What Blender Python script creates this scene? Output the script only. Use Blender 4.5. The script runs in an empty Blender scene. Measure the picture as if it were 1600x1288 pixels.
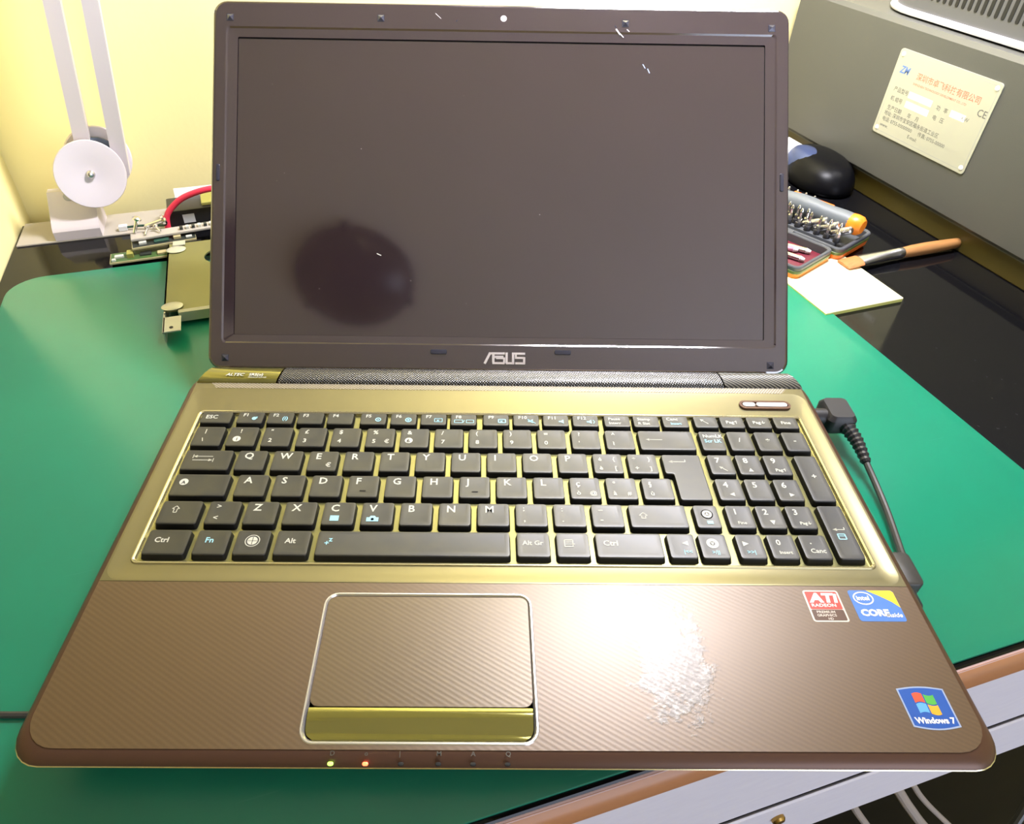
import bpy, math, random
from mathutils import Vector, Matrix
from mathutils.geometry import tessellate_polygon
random.seed(7)
S = bpy.context.scene
COL = S.collection
MM = 0.001
TZ = 750.0            # desk top above the floor, mm; world axes run along the desk
A17 = math.radians(17)

# ------------------------------------------------------------------ camera
cam_d = bpy.data.cameras.new('camera'); cam = bpy.data.objects.new('camera', cam_d); COL.objects.link(cam)
pitch, yaw, roll = .717, .015, .020
fw = Vector((math.sin(yaw)*math.cos(pitch), math.cos(yaw)*math.cos(pitch), -math.sin(pitch)))
r0 = Vector((math.cos(yaw), -math.sin(yaw), 0)); u0 = r0.cross(fw)
RR = math.cos(roll)*r0 + math.sin(roll)*u0; UU = -math.sin(roll)*r0 + math.cos(roll)*u0
LAP = Matrix.Rotation(-A17, 4, 'Z')          # laptop axes -> desk axes
m = Matrix((RR, UU, -fw)).transposed().to_4x4()
m = LAP @ m
cpos = LAP @ Vector((-13.336, -369.024, 301.031))
m.translation = Vector((cpos.x, cpos.y, cpos.z + TZ))*MM
cam.matrix_world = m
cam_d.sensor_width = 36; cam_d.lens = 36*1103.05/1600
cam_d.shift_x = 40.2/1600; cam_d.shift_y = 3.8/1600
cam_d.clip_start = 0.01; cam_d.clip_end = 50
S.camera = cam
S.view_settings.view_transform = 'Standard'; S.view_settings.look = 'None'
S.view_settings.gamma = 1; S.view_settings.use_curve_mapping = False
S.view_settings.exposure = 0.0

# ------------------------------------------------------------------ light
w = bpy.data.worlds.new('world'); S.world = w; w.use_nodes = True
w.node_tree.nodes['Background'].inputs[0].default_value = (.75, .85, 1, 1)
w.node_tree.nodes['Background'].inputs[1].default_value = 1.0
def area(name, loc, rot, sx, sy, power, col, shape='RECTANGLE'):
    d = bpy.data.lights.new(name, 'AREA'); d.shape = shape; d.size = sx; d.size_y = sy
    d.energy = power; d.color = col
    o = bpy.data.objects.new(name, d); o.location = loc; o.rotation_euler = rot; COL.objects.link(o); return o
HEAD = Vector((245, 118, 640))               # desk lamp head, mm above the desk
TILT = math.radians(32)                      # the head is turned towards the back wall
lamp_light = area('desk_lamp_light', (HEAD.x*MM, HEAD.y*MM, (HEAD.z-3+TZ)*MM), (TILT, 0, 0),
     .26, .085, 13, (.93, .91, 1.0))
window_light = area('window_daylight', (.75, -2.44, 1.05), (math.radians(90), 0, 0), 1.3, 1.7, 36, (.74, .80, 1.0))
window_light.rotation_euler = (math.radians(90), 0, 0)

# ------------------------------------------------------------------ materials
MAT = {}
def mat(name, col=(.5, .5, .5), rough=.5, metal=0., spec=.5, emit=None, es=1., coat=0., crough=.05, trans=0.):
    m = bpy.data.materials.new(name); m.use_nodes = True
    b = m.node_tree.nodes['Principled BSDF']
    b.inputs['Base Color'].default_value = (*col, 1); b.inputs['Roughness'].default_value = rough
    b.inputs['Metallic'].default_value = metal; b.inputs['Specular IOR Level'].default_value = spec
    b.inputs['Coat Weight'].default_value = coat; b.inputs['Coat Roughness'].default_value = crough
    b.inputs['Transmission Weight'].default_value = trans
    if emit: b.inputs['Emission Color'].default_value = (*emit, 1); b.inputs['Emission Strength'].default_value = es
    MAT[name] = m
    return m
def N(m, t, **kw):
    n = m.node_tree.nodes.new(t)
    for k, v in kw.items():
        if k in n.inputs: n.inputs[k].default_value = v
        else: setattr(n, k, v)
    return n
def L(m, a, b): m.node_tree.links.new(a, b)
def B(m): return m.node_tree.nodes['Principled BSDF']
def coords(m, scale=(1, 1, 1), rot=(0, 0, 0), loc=(0, 0, 0)):
    tc = N(m, 'ShaderNodeTexCoord'); mp = N(m, 'ShaderNodeMapping')
    mp.inputs['Scale'].default_value = scale; mp.inputs['Rotation'].default_value = rot; mp.inputs['Location'].default_value = loc
    L(m, tc.outputs['Object'], mp.inputs['Vector']); return mp.outputs['Vector']
def ramp(m, fac, stops):
    r = N(m, 'ShaderNodeValToRGB'); e = r.color_ramp.elements
    while len(e) < len(stops): e.new(.5)
    for i, (p, c) in enumerate(stops): e[i].position = p; e[i].color = (*c, 1) if len(c) == 3 else c
    L(m, fac, r.inputs['Fac']); return r.outputs['Color']
def noise(m, vec, scale, detail=3., rough=.5):
    n = N(m, 'ShaderNodeTexNoise'); n.inputs['Scale'].default_value = scale; n.inputs['Detail'].default_value = detail
    n.inputs['Roughness'].default_value = rough; L(m, vec, n.inputs['Vector']); return n.outputs['Fac']
def mix(m, f, a, b):
    x = N(m, 'ShaderNodeMix', data_type='RGBA')
    for s, v in ((x.inputs[0], f), (x.inputs[6], a), (x.inputs[7], b)):
        if isinstance(v, (int, float)): s.default_value = v
        elif isinstance(v, tuple): s.default_value = (*v, 1)
        else: L(m, v, s)
    return x.outputs[2]
def math_(m, op, a, b=None):
    x = N(m, 'ShaderNodeMath', operation=op)
    for i, v in enumerate((a, b)):
        if v is None: continue
        if isinstance(v, (int, float)): x.inputs[i].default_value = v
        else: L(m, v, x.inputs[i])
    return x.outputs[0]
def bump(m, h, strength, dist=.0003):
    b = N(m, 'ShaderNodeBump'); b.inputs['Strength'].default_value = strength; b.inputs['Distance'].default_value = dist
    L(m, h, b.inputs['Height']); L(m, b.outputs['Normal'], B(m).inputs['Normal'])

# brushed / patterned brown plastic of the laptop deck
def hatch(m, period, ang):
    v = coords(m, rot=(0, 0, ang))
    wv = N(m, 'ShaderNodeTexWave'); wv.inputs['Scale'].default_value = 2*math.pi/(20*period*MM)
    wv.inputs['Distortion'].default_value = 0; wv.wave_profile = 'SIN'; wv.bands_direction = 'Y'
    L(m, v, wv.inputs['Vector']); return wv.outputs['Fac']
def deck_mat(name, col, rough, metal, hs, palm=False):
    m = mat(name, col, rough, metal)
    v = coords(m)
    h = hatch(m, 2.0, math.radians(31))
    n1 = noise(m, v, 900, 2)
    c = mix(m, h, tuple(x*.92 for x in col), tuple(x*1.08 for x in col))
    c = mix(m, math_(m, 'MULTIPLY', n1, .35), c, tuple(x*.6 for x in col))
    hh = math_(m, 'ADD', math_(m, 'MULTIPLY', h, hs), math_(m, 'MULTIPLY', n1, .25))
    if palm:                                   # worn patch on the right of the touchpad
        pv = coords(m, loc=(-.068, .212, 0))
        d = N(m, 'ShaderNodeVectorMath', operation='MULTIPLY'); L(m, pv, d.inputs[0]); d.inputs[1].default_value = (1/.014, 1/.024, 0)
        ln = N(m, 'ShaderNodeVectorMath', operation='LENGTH'); L(m, d.outputs[0], ln.inputs[0])
        n2 = noise(m, v, 140, 4, .7); n3 = noise(m, v, 420, 3, .6)
        k = math_(m, 'SUBTRACT', 1.25, math_(m, 'ADD', ln.outputs['Value'], math_(m, 'MULTIPLY', math_(m, 'SUBTRACT', n2, .5), 3.0)))
        k = math_(m, 'MINIMUM', math_(m, 'MAXIMUM', math_(m, 'MULTIPLY', k, 3), 0), 1)
        spots = ramp(m, n3, [(.42, (.04, .032, .024)), (.56, (.09, .08, .065)), (.70, (.22, .21, .20))])
        c = mix(m, math_(m, 'MULTIPLY', k, .75), c, spots)
        L(m, math_(m, 'SUBTRACT', rough, math_(m, 'MULTIPLY', k, .03)), B(m).inputs['Roughness'])
        hh = math_(m, 'ADD', hh, math_(m, 'MULTIPLY', math_(m, 'MULTIPLY', k, n3), 2.2))
    L(m, c, B(m).inputs['Base Color']); bump(m, hh, .22, .00012)
    return m
deck_mat('palm_brown', (.118, .068, .029), .395, .25, .6, True)
deck_mat('pad_brown', (.13, .084, .036), .37, .25, .6)
for k_ in ('palm_brown', 'pad_brown'): B(MAT[k_]).inputs['IOR'].default_value = 1.67; B(MAT[k_]).inputs['Specular IOR Level'].default_value = .66
mat('deck_gold', (.20, .178, .095), .33, .7)
mat('casing_brown', (.11, .055, .035), .4, .4)
mat('tray_gold', (.24, .23, .10), .25, .7)
mat('rim_gold', (.75, .68, .42), .22, .85)
mat('rim_silver', (.8, .78, .82), .25, .8)
mat('button_gold', (.30, .28, .09), .08, .8)
m = mat('key_black', (.028, .027, .022), .42, 0, .7)
n = noise(m, coords(m), 60, 2); L(m, ramp(m, n, [(.35, (.022, .022, .022)), (.7, (.04, .037, .024))]), B(m).inputs['Base Color'])
mat('key_side', (.004, .004, .004), .6, 0, .25)
mat('print_white', (.55, .55, .48), .5)
mat('print_blue', (.30, .60, .72), .5)
mat('print_dark', (.05, .045, .035), .5)
def lidmat(name, col, rough, spec, grime):
    m = mat(name, col, rough, 0, spec)
    v = coords(m); n = noise(m, v, 14, 5, .6); n2 = noise(m, v, 260, 2)
    L(m, mix(m, math_(m, 'MULTIPLY', n, grime), col, tuple(min(1, x*2.6) for x in col)), B(m).inputs['Base Color'])
    L(m, math_(m, 'ADD', rough-.03, math_(m, 'MULTIPLY', n, .06)), B(m).inputs['Roughness'])
    vo = N(m, 'ShaderNodeTexVoronoi'); vo.inputs['Scale'].default_value = 38; L(m, v, vo.inputs['Vector'])
    return m
lidmat('bezel_black', (.022, .013, .017), .09, 1.0, .3)
lidmat('screen_black', (.018, .010, .013), .06, 1.0, .3)
for k_ in ('bezel_black', 'screen_black'): B(MAT[k_]).inputs['IOR'].default_value = 1.9
mat('gap_black', (.002, .002, .002), .7)
mat('lid_rim', (.16, .15, .09), .35, .5)
mat('chrome', (.8, .78, .78), .2, 1)
mat('logo_silver', (.86, .80, .80), .35, .6)
mat('rubber_black', (.02, .019, .022), .45)
mat('rubber_gloss', (.05, .05, .07), .12, .3)
mat('cam_lens', (.75, .7, .72), .3)
m = mat('hinge_cover', (.045, .042, .04), .2, .3, .8)
h1 = hatch(m, 1.15, math.radians(35)); h2 = hatch(m, 1.15, math.radians(-50))
hm = math_(m, 'MULTIPLY', h1, h2)
L(m, ramp(m, hm, [(.12, (.008, .008, .008)), (.6, (.22, .21, .20))]), B(m).inputs['Base Color']); bump(m, hm, .5, .0003)
m = mat('hinge_rib', (.03, .03, .03), .3, .2, .6)
h1 = hatch(m, 1.7, math.radians(35)); L(m, ramp(m, h1, [(.35, (.008, .008, .008)), (.65, (.16, .15, .12))]), B(m).inputs['Base Color']); bump(m, h1, .6, .0004)
m = mat('deck_dots', (.42, .37, .30), .3, .5)
h1 = hatch(m, 1.3, math.radians(35)); h2 = hatch(m, 1.3, math.radians(-50)); hm = math_(m, 'MULTIPLY', h1, h2)
L(m, ramp(m, hm, [(.1, (.20, .17, .12)), (.6, (.5, .46, .40))]), B(m).inputs['Base Color']); bump(m, hm, .5, .0002)
mat('led_green', (.3, .9, .1), .3, emit=(.45, 1, .08), es=3.5)
mat('led_red', (.9, .1, .05), .3, emit=(1, .12, .04), es=5)
mat('power_white', (.85, .83, .82), .25, .3)
mat('st_red', (.66, .06, .045), .35); mat('st_white', (.85, .84, .82), .35); mat('st_brown', (.10, .05, .03), .35)
mat('st_blue', (.08, .20, .58), .3); mat('st_yellow', (.95, .60, .05), .3); mat('st_navy', (.03, .10, .42), .25)
mat('st_lightblue', (.12, .38, .75), .3); mat('st_orange', (.90, .40, .04), .3); mat('st_green', (.09, .42, .08), .3); mat('st_scarlet', (.85, .10, .05), .3)
mat('st_edge', (.30, .38, .58), .3); mat('st_silver', (.62, .55, .48), .35, .2)

# surroundings
m = mat('wall_yellow', (.92, .82, .36), .8)
v = coords(m); n = noise(m, v, 3, 3); n2 = noise(m, v, 120, 3)
L(m, mix(m, n, (.92, .81, .36), (.95, .86, .46)), B(m).inputs['Base Color']); bump(m, n2, .25, .0008)
m = mat('ceiling_white', (.86, .80, .80), .9); bump(m, noise(m, coords(m), 60), .2, .001)
m = mat('floor_wood', (.05, .035, .025), .5)
v = coords(m, scale=(1, 8, 1)); n = noise(m, v, 6, 4)
L(m, mix(m, n, (.004, .0035, .003), (.010, .008, .006)), B(m).inputs['Base Color'])
m = mat('desk_black', (.012, .011, .013), .07, 0, .25)
v = coords(m); n = noise(m, v, 9, 5, .65); L(m, ramp(m, n, [(.35, (.04,)*3), (.75, (.13,)*3)]), B(m).inputs['Roughness'])
n = noise(m, v, 380, 2, .5); L(m, ramp(m, n, [(.70, (.004, .004, .005)), (.80, (.04, .04, .045))]), B(m).inputs['Base Color'])
m = mat('mat_green', (.004, .21, .12), .33, 0, .8)
v = coords(m); n = noise(m, v, 7, 5, .6); n2 = noise(m, v, 500, 2); v3 = coords(m, scale=(1, 9, 1), rot=(0, 0, .7)); n3 = noise(m, v3, 45, 8, .8)
c = mix(m, n, (.003, .165, .10), (.006, .25, .145)); c = mix(m, math_(m, 'MULTIPLY', ramp(m, noise(m, coords(m, scale=(1, 22, 1), rot=(0, 0, .9)), 26, 3, .6), [(.66, (0, 0, 0)), (.78, (1, 1, 1))]), .16), c, (.12, .36, .28))
L(m, c, B(m).inputs['Base Color']); B(m).inputs['Roughness'].default_value = .29; 
mat('wood_edge', (.50, .22, .09), .4)
mat('wood_highlight', (.62, .42, .40), .35)  # pink highlight painted along the rounded top of the wooden edge
m = mat('drawer_white', (.68, .64, .72), .45); n = noise(m, coords(m, scale=(1, 1, 4)), 60, 4, .7)
L(m, mix(m, n, (.78, .74, .84), (.88, .85, .92)), B(m).inputs['Base Color'])
m = mat('rail_white', (.42, .38, .33), .5)
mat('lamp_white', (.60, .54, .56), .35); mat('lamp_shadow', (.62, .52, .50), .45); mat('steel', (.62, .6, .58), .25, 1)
mat('steel_dull', (.62, .60, .52), .42, .7); mat('joint_dark', (.10, .13, .17), .4)
mat('lamp_glow', (1, 1, 1), .5, emit=(.93, .95, 1), es=25)
m = mat('machine_grey', (.17, .165, .155), .48, .1, .5)
v = coords(m); n = noise(m, v, 8, 4); n2 = noise(m, v, 1400, 2)
L(m, mix(m, n, (.08, .08, .072), (.10, .10, .092)), B(m).inputs['Base Color']); bump(m, n2, .3, .0002)
mat('pod_grey', (.09, .09, .095), .4); mat('slot_black', (.004, .004, .005), .6); mat('trim_white', (.85, .85, .92), .2)
mat('olive_reflection', (.06, .045, .008), .4)
m = mat('plate_silver', (.52, .52, .42), .4, .3)
mat('plate_ink', (.15, .15, .14), .5); mat('plate_red', (.55, .22, .14), .5); mat('plate_grey', (.36, .37, .40), .5); mat('plate_blue', (.12, .22, .5), .5); mat('plate_pale', (.92, .92, .88), .4)
mat('orange_plastic', (.80, .16, .012), .35); mat('amber_plastic', (.80, .22, .012), .35); mat('handle_grey', (.11, .125, .14), .45)
mat('case_grey', (.07, .075, .085), .4); mat('case_green', (.10, .14, .03), .4); mat('case_red', (.13, .012, .025), .45); mat('pink_metal', (.62, .25, .35), .3, .6)
mat('note_yellow', (.93, .90, .55), .7); mat('note_side', (.75, .75, .20), .7)
m = mat('brush_wood', (.60, .28, .10), .35); v = coords(m, scale=(4, 60, 60)); n = noise(m, v, 5, 3)
L(m, mix(m, n, (.28, .11, .03), (.50, .26, .10)), B(m).inputs['Base Color'])
m = mat('bristle', (.78, .25, .07), .5); v = coords(m, scale=(3, 90, 90)); n = noise(m, v, 9, 3)
L(m, mix(m, n, (.42, .10, .025), (.62, .22, .07)), B(m).inputs['Base Color']); bump(m, n, .8, .0005)
mat('mouse_black', (.003, .003, .004), .35, 0, .12); mat('mouse_sheen', (.05, .07, .16), .3, .3)
mat('box_white', (.75, .75, .74), .5)
mat('pcb_edge', (.45, .38, .20), .5); mat('pcb_green', (.06, .12, .035), .4); mat('pcb_black', (.03, .035, .03), .4)
m = mat('bracket', (.27, .265, .11), .38, .6); mat('bracket_light', (.6, .6, .5), .35, .5)
mat('drive_black', (.02, .017, .018), .4); mat('red_cable', (.72, .03, .07), .4); mat('olive_cap', (.30, .28, .06), .5)
mat('wire_green', (.02, .07, .05), .5); mat('cord_grey', (.04, .038, .036), .4); mat('cord_pale', (.42, .36, .32), .5); mat('cord_dark', (.06, .06, .06), .4)
mat('brass', (.45, .28, .08), .3, .9); mat('glass_dome', (.10, .085, .08), .22); mat('clip_dark', (.01, .01, .01), .5)
mat('frame_white', (.8, .8, .8), .5)
m = mat('pane', (1, 1, 1), .02, trans=1.); 

# ------------------------------------------------------------------ mesh building
TXT = {}
def text_geo(s, bold=0.0):
    k = (s, bold)
    if k not in TXT:
        cu = bpy.data.curves.new('t', 'FONT'); cu.body = s; cu.size = 1; cu.resolution_u = 2; cu.offset = bold
        o = bpy.data.objects.new('t', cu); me = o.to_mesh()
        TXT[k] = ([tuple(v.co)[:2] for v in me.vertices], [tuple(p.vertices) for p in me.polygons])
        o.to_mesh_clear(); bpy.data.objects.remove(o); bpy.data.curves.remove(cu)
    return TXT[k]
def rr(x0, x1, y0, y1, r, n=4):
    pts = []
    for cx, cy, a in ((x1-r, y1-r, 0), (x0+r, y1-r, 90), (x0+r, y0+r, 180), (x1-r, y0+r, 270)):
        for i in range(n+1):
            t = math.radians(a + 90*i/n); pts.append((cx+r*math.cos(t), cy+r*math.sin(t)))
    return pts
class MB:
    def __init__(s): s.v = []; s.f = []; s.m = []; s.mats = []
    def mi(s, name):
        if name not in s.mats: s.mats.append(name)
        return s.mats.index(name)
    def add(s, vs, fs, mt, M=None):
        o = len(s.v); k = s.mi(mt)
        s.v += [tuple(M @ Vector(v)) if M is not None else tuple(v) for v in vs]
        for f in fs: s.f.append(tuple(i+o for i in f)); s.m.append(k)
        return s
    def loft(s, loops, mt, c0=True, c1=True, closed=True, M=None, wrap=False):
        n = len(loops[0]); vs = [p for l in loops for p in l]; fs = []
        R = len(loops)
        for j in range(R if wrap else R-1):
            for i in range(n if closed else n-1):
                a = j*n+i; b = j*n+(i+1) % n; c = ((j+1) % R)*n+(i+1) % n; d = ((j+1) % R)*n+i
                fs.append((a, b, c, d))
        if c0 and not wrap: fs.append(tuple(reversed(range(n))))
        if c1 and not wrap: fs.append(tuple((R-1)*n+i for i in range(n)))
        return s.add(vs, fs, mt, M)
    def box(s, x0, x1, y0, y1, z0, z1, mt, b=0, M=None):
        if b:
            L_ = lambda i, z: [(x, y, z) for x, y in ((x0+i, y0+i), (x1-i, y0+i), (x1-i, y1-i), (x0+i, y1-i))]
            return s.loft([L_(b, z0), L_(0, z0+b), L_(0, z1-b), L_(b, z1)], mt, M=M)
        return s.loft([[(x0, y0, z), (x1, y0, z), (x1, y1, z), (x0, y1, z)] for z in (z0, z1)], mt, M=M)
    def rbox(s, x0, x1, y0, y1, z0, z1, r, b, mt, n=4, M=None, bb=None):
        bb = b if bb is None else bb
        P = lambda i, z: [(x, y, z) for x, y in rr(x0+i, x1-i, y0+i, y1-i, max(r-i, .05), n)]
        return s.loft([P(bb, z0), P(0, z0+bb)] + [P(0, z1-b), P(b*.3, z1-b*.3), P(b, z1)] if b else [P(0, z0), P(0, z1)], mt, M=M)
    def prism(s, poly, z0, z1, mt, M=None):
        return s.loft([[(x, y, z0) for x, y in poly], [(x, y, z1) for x, y in poly]], mt, M=M)
    def ring(s, a, b, z, mt, M=None):   # flat ring between two equal-length loops
        return s.loft([[(x, y, z) for x, y in a], [(x, y, z) for x, y in b]], mt, c0=False, c1=False, M=M)
    def plate(s, outer, holes, z0, z1, mt, M=None):
        polys = [outer]+holes
        allp = [p for l in polys for p in l]
        tris = tessellate_polygon([[Vector((x, y, 0)) for x, y in l] for l in polys])
        n = len(allp); vs = [(x, y, z1) for x, y in allp]+[(x, y, z0) for x, y in allp]; fs = []
        for t in tris:
            a, b, c = [Vector(allp[i]) for i in t]
            if (b-a).cross(c-a) < 0: t = (t[0], t[2], t[1])
            fs.append(tuple(t)); fs.append(tuple(i+n for i in reversed(t)))
        o = 0
        for l in polys:
            k = len(l)
            for i in range(k): a, b = o+i, o+(i+1) % k; fs.append((a, b, b+n, a+n))
            o += k
        return s.add(vs, fs, mt, M)
    def tube(s, path, r, mt, n=10, M=None):
        path = [Vector(p) for p in path]; rs = r if isinstance(r, (list, tuple)) else [r]*len(path)
        loops = []; up = Vector((0, 0, 1)); prev = None
        for i, p in enumerate(path):
            t = (path[min(i+1, len(path)-1)]-path[max(i-1, 0)]).normalized()
            if prev is None: a = t.orthogonal().normalized()
            else: a = (prev-t*prev.dot(t)).normalized()
            prev = a; b = t.cross(a)
            loops.append([tuple(p+rs[i]*(math.cos(2*math.pi*k/n)*a+math.sin(2*math.pi*k/n)*b)) for k in range(n)])
        return s.loft(loops, mt, M=M)
    def lathe(s, prof, mt, n=24, M=None, c0=True, c1=True):
        return s.loft([[(r*math.cos(2*math.pi*k/n), r*math.sin(2*math.pi*k/n), z) for k in range(n)] for r, z in prof], mt, M=M, c0=c0, c1=c1)
    def text(s, t, x, y, size, mt, z=0, M=None, align='l', bold=.01, sx=1., shear=0.):
        vs, fs = text_geo(t, bold)
        if not vs: return s
        w = max(v[0] for v in vs)*size*sx; dx = {'l': 0, 'c': -w/2, 'r': -w}[align]
        return s.add([(x+dx+(a*sx+b*shear)*size, y+b*size, z) for a, b in vs], fs, mt, M)
    def build(s, name, parent=None, angle=35, loc=None, rot=None, **tags):
        me = bpy.data.meshes.new(name); me.from_pydata([(a*MM, b*MM, c*MM) for a, b, c in s.v], [], s.f)
        for n_ in s.mats: me.materials.append(MAT[n_])
        me.polygons.foreach_set('material_index', s.m)
        me.polygons.foreach_set('use_smooth', [True]*len(s.f))
        me.set_sharp_from_angle(angle=math.radians(angle)); me.update()
        o = bpy.data.objects.new(name, me); COL.objects.link(o)
        if parent: o.parent = parent
        if loc: o.location = (loc[0]*MM, loc[1]*MM, loc[2]*MM)
        if rot: o.rotation_euler = rot
        for k, v in tags.items(): o[k] = v
        return o
def thing(name, label, cat, loc, rz=0, group=None):
    o = bpy.data.objects.new(name, None); o.empty_display_size = .02; COL.objects.link(o)
    o.location = (loc[0]*MM, loc[1]*MM, (loc[2]+TZ)*MM); o.rotation_euler = (0, 0, rz)
    o['label'] = label; o['category'] = cat
    if group: o['group'] = group
    return o
def bez(pts, n=8):           # Catmull-Rom through points
    P = [Vector(p) for p in pts]; P = [2*P[0]-P[1]]+P+[2*P[-1]-P[-2]]; out = []
    for i in range(1, len(P)-2):
        for k in range(n):
            t = k/n; a, b, c, d = P[i-1:i+3]
            out.append(.5*((2*b)+(c-a)*t+(2*a-5*b+4*c-d)*t*t+(3*b-a-3*c+d)*t**3))
    out.append(P[-2]); return out
def circ(cx, cy, r, n=20): return [(cx+r*math.cos(2*math.pi*k/n), cy+r*math.sin(2*math.pi*k/n)) for k in range(n)]
def struct(name, mb, **k):
    return mb.build(name, kind='structure', **k)

# ------------------------------------------------------------------ the room (world mm: desk axes, z from floor)
X0, X1, Y0, Y1, H = -1900, 1900, -2500, 380, 2500
struct('floor', MB().box(X0-100, X1+100, Y0-100, Y1+100, -60, 0, 'floor_wood'))
struct('ceiling', MB().box(X0-100, X1+100, Y0-100, Y1+100, H, H+60, 'ceiling_white'))
struct('wall_back', MB().box(X0-100, X1+100, Y1, Y1+100, 0, H, 'wall_yellow'))
struct('wall_left', MB().box(X0-100, X0, Y0, Y1, 0, H, 'wall_yellow').box(X0, -347, 225, Y1, 0, H, 'wall_yellow'))
struct('wall_right', MB().box(X1, X1+100, Y0, Y1, 0, H, 'wall_yellow'))
# front wall with the balcony window behind the photographer
wf = MB().box(X0-100, 60, Y0-100, Y0, 0, H, 'wall_yellow').box(1440, X1+100, Y0-100, Y0, 0, H, 'wall_yellow')
wf.box(60, 1440, Y0-100, Y0, 2080, H, 'wall_yellow').box(60, 1440, Y0-100, Y0, 0, 60, 'wall_yellow')
struct('wall_front', wf)
fr = MB()
for a in ((60, 110, 60, 2080), (1390, 1440, 60, 2080), (725, 775, 60, 2080), (110, 1390, 60, 110), (110, 1390, 2030, 2080)):
    fr.box(a[0], a[1], Y0-70, Y0-20, a[2], a[3], 'frame_white', b=3)
wo = struct('window_1', fr)
MB().box(110, 725, Y0-50, Y0-46, 110, 2030, 'pane').build('pane', wo)
MB().box(775, 1390, Y0-50, Y0-46, 110, 2030, 'pane').build('pane', wo)

# ceiling lamp, off; it shows as the dark reflection in the screen
cl = thing('ceiling_lamp', 'unlit bowl ceiling lamp, seen only as a reflection in the screen', 'lamp', (-790, -1020, H-TZ))
MB().lathe([(60, 0), (200, 0), (212, -8), (205, -30), (170, -62), (110, -88), (50, -99), (2, -102)], 'glass_dome', 40).build('bowl', cl)
for k in range(3):
    t = math.radians(75+120*k); MB().lathe([(14, 0), (14, -18), (9, -24), (2, -26)], 'clip_dark', 12, M=Matrix.Translation((215*math.cos(t), 215*math.sin(t), 0))).build('clip', cl)

# ------------------------------------------------------------------ desk
dk = thing('desk', 'black glossy desk with an orange wooden front edge and pale lavender drawer front', 'desk', (0, 0, -TZ))
Z = TZ
MB().box(-346, 1150, -253, 349, Z-16, Z, 'desk_black', b=.8).build('top', dk)
MB().loft([[(x, y, Z+z) for x in (-346, 1150)] for y, z in ((-252.4, -.9), (-253.6, -1.1), (-254.4, -1.8))], 'wood_highlight', closed=False, c0=False, c1=False).loft(
    [[(x, y, Z+z) for x in (-346, 1150)] for y, z in ((-254.4, -1.8), (-256.2, -3.6), (-257.6, -6.5), (-257.8, -15), (-256.5, -16.5), (-240, -16.5))], 'wood_edge', closed=False, c0=False, c1=False).box(-346, 1150, -254, -246, Z-16.4, Z-1.3, 'wood_edge').build('front_edge', dk, label='orange brown wooden edging strip')
MB().box(-340, 1140, -254.5, -238, Z-104, Z-17.5, 'drawer_white', b=.5).build('drawer_front', dk)
fr_ = MB().box(-340, 1140, -255.5, -253.2, Z-172, Z-110, 'drawer_white', b=1)
lr = fr_.build('lower_rail', dk)
MB().box(-340, 1140, -253, -232, Z-171, Z-110.5, 'slot_black').box(-340, 1140, -237, -232, Z-110.5, Z-17, 'slot_black').build('gap_shade_panel', dk)  # black filler paints the shade in the gap between drawer and rail
MB().lathe([(4, 0), (4, 1.6), (3, 3), (.6, 3.4)], 'brass', 16, M=Matrix.Translation((86, -255.5, Z-128)) @ Matrix.Rotation(math.radians(90), 4, 'X')).build('screw', lr, label='brass screw head')
for x in (-335, 1085):
    MB().box(x, x+50, -235, -195, 0, Z-16, 'desk_black', b=2).build('leg', dk)
    MB().box(x, x+50, 300, 340, 0, Z-16, 'desk_black', b=2).build('leg', dk)
MB().box(-343, 452, 305, 349, Z, Z+1.6, 'rail_white', b=.3).build('cable_rail', dk, label='flat pale grey strip along the back edge')

# hanging leads under the desk edge
def lead(name, label, pts, r, mt, grp=None, cat='cable'):
    o = MB().tube(bez(pts, 8), r, mt, 10).build(name); o.location.z = 0
    o['label'] = label; o['category'] = cat
    if grp: o['group'] = grp
    return o
lead('hanging_cable', 'pair of pale cables hanging under the desk edge, thicker one', [(192, -222, 569), (200, -246, 564), (222, -256, 530), (250, -266, 490), (290, -290, 445), (330, -320, 410)], 3.4, 'cord_pale')
lead('hanging_cable', 'pale cable hanging under the desk edge, close right of the thicker one', [(203, -222, 571), (211, -245, 566), (233, -254, 533), (263, -262, 494), (303, -284, 450), (345, -312, 415)], 2.0, 'cord_pale')
lead('hanging_cable', 'thin dark brown cable hanging below the drawer at the bottom edge of the photo', [(160, -222, 570), (168, -244, 562), (184, -247, 532), (206, -256, 496), (230, -280, 455), (250, -300, 420)], 2.6, 'cord_pale')
lead('hanging_cable', 'dark curved cable in the bottom right corner of the photo', [(300, -286, 470), (318, -280, 490), (332, -268, 512), (338, -250, 540), (340, -225, 565)], 3.2, 'cord_dark')

# ------------------------------------------------------------------ desk mat
mt_ = MB().rbox(-337, 281, -250.5, 243, 0.05, 1.6, 26, .5, 'mat_green', n=8)
o = mt_.build('desk_mat', loc=(0, 0, TZ)); o['label'] = 'large green desk mat under the laptop with a rounded back corner'; o['category'] = 'mat'
o = MB().tube(bez([(-360*1, -138, 3.2), (-300, -146, 3.2), (-262, -156, 3.2), (-225, -168, 3.2), (-150, -190, 3.2)], 6), 1.5, 'cord_grey', 8).build('thin_cord', loc=(0, 0, TZ))
o['label'] = 'thin dark grey cord running out from under the left side of the laptop'; o['category'] = 'cable'

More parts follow.
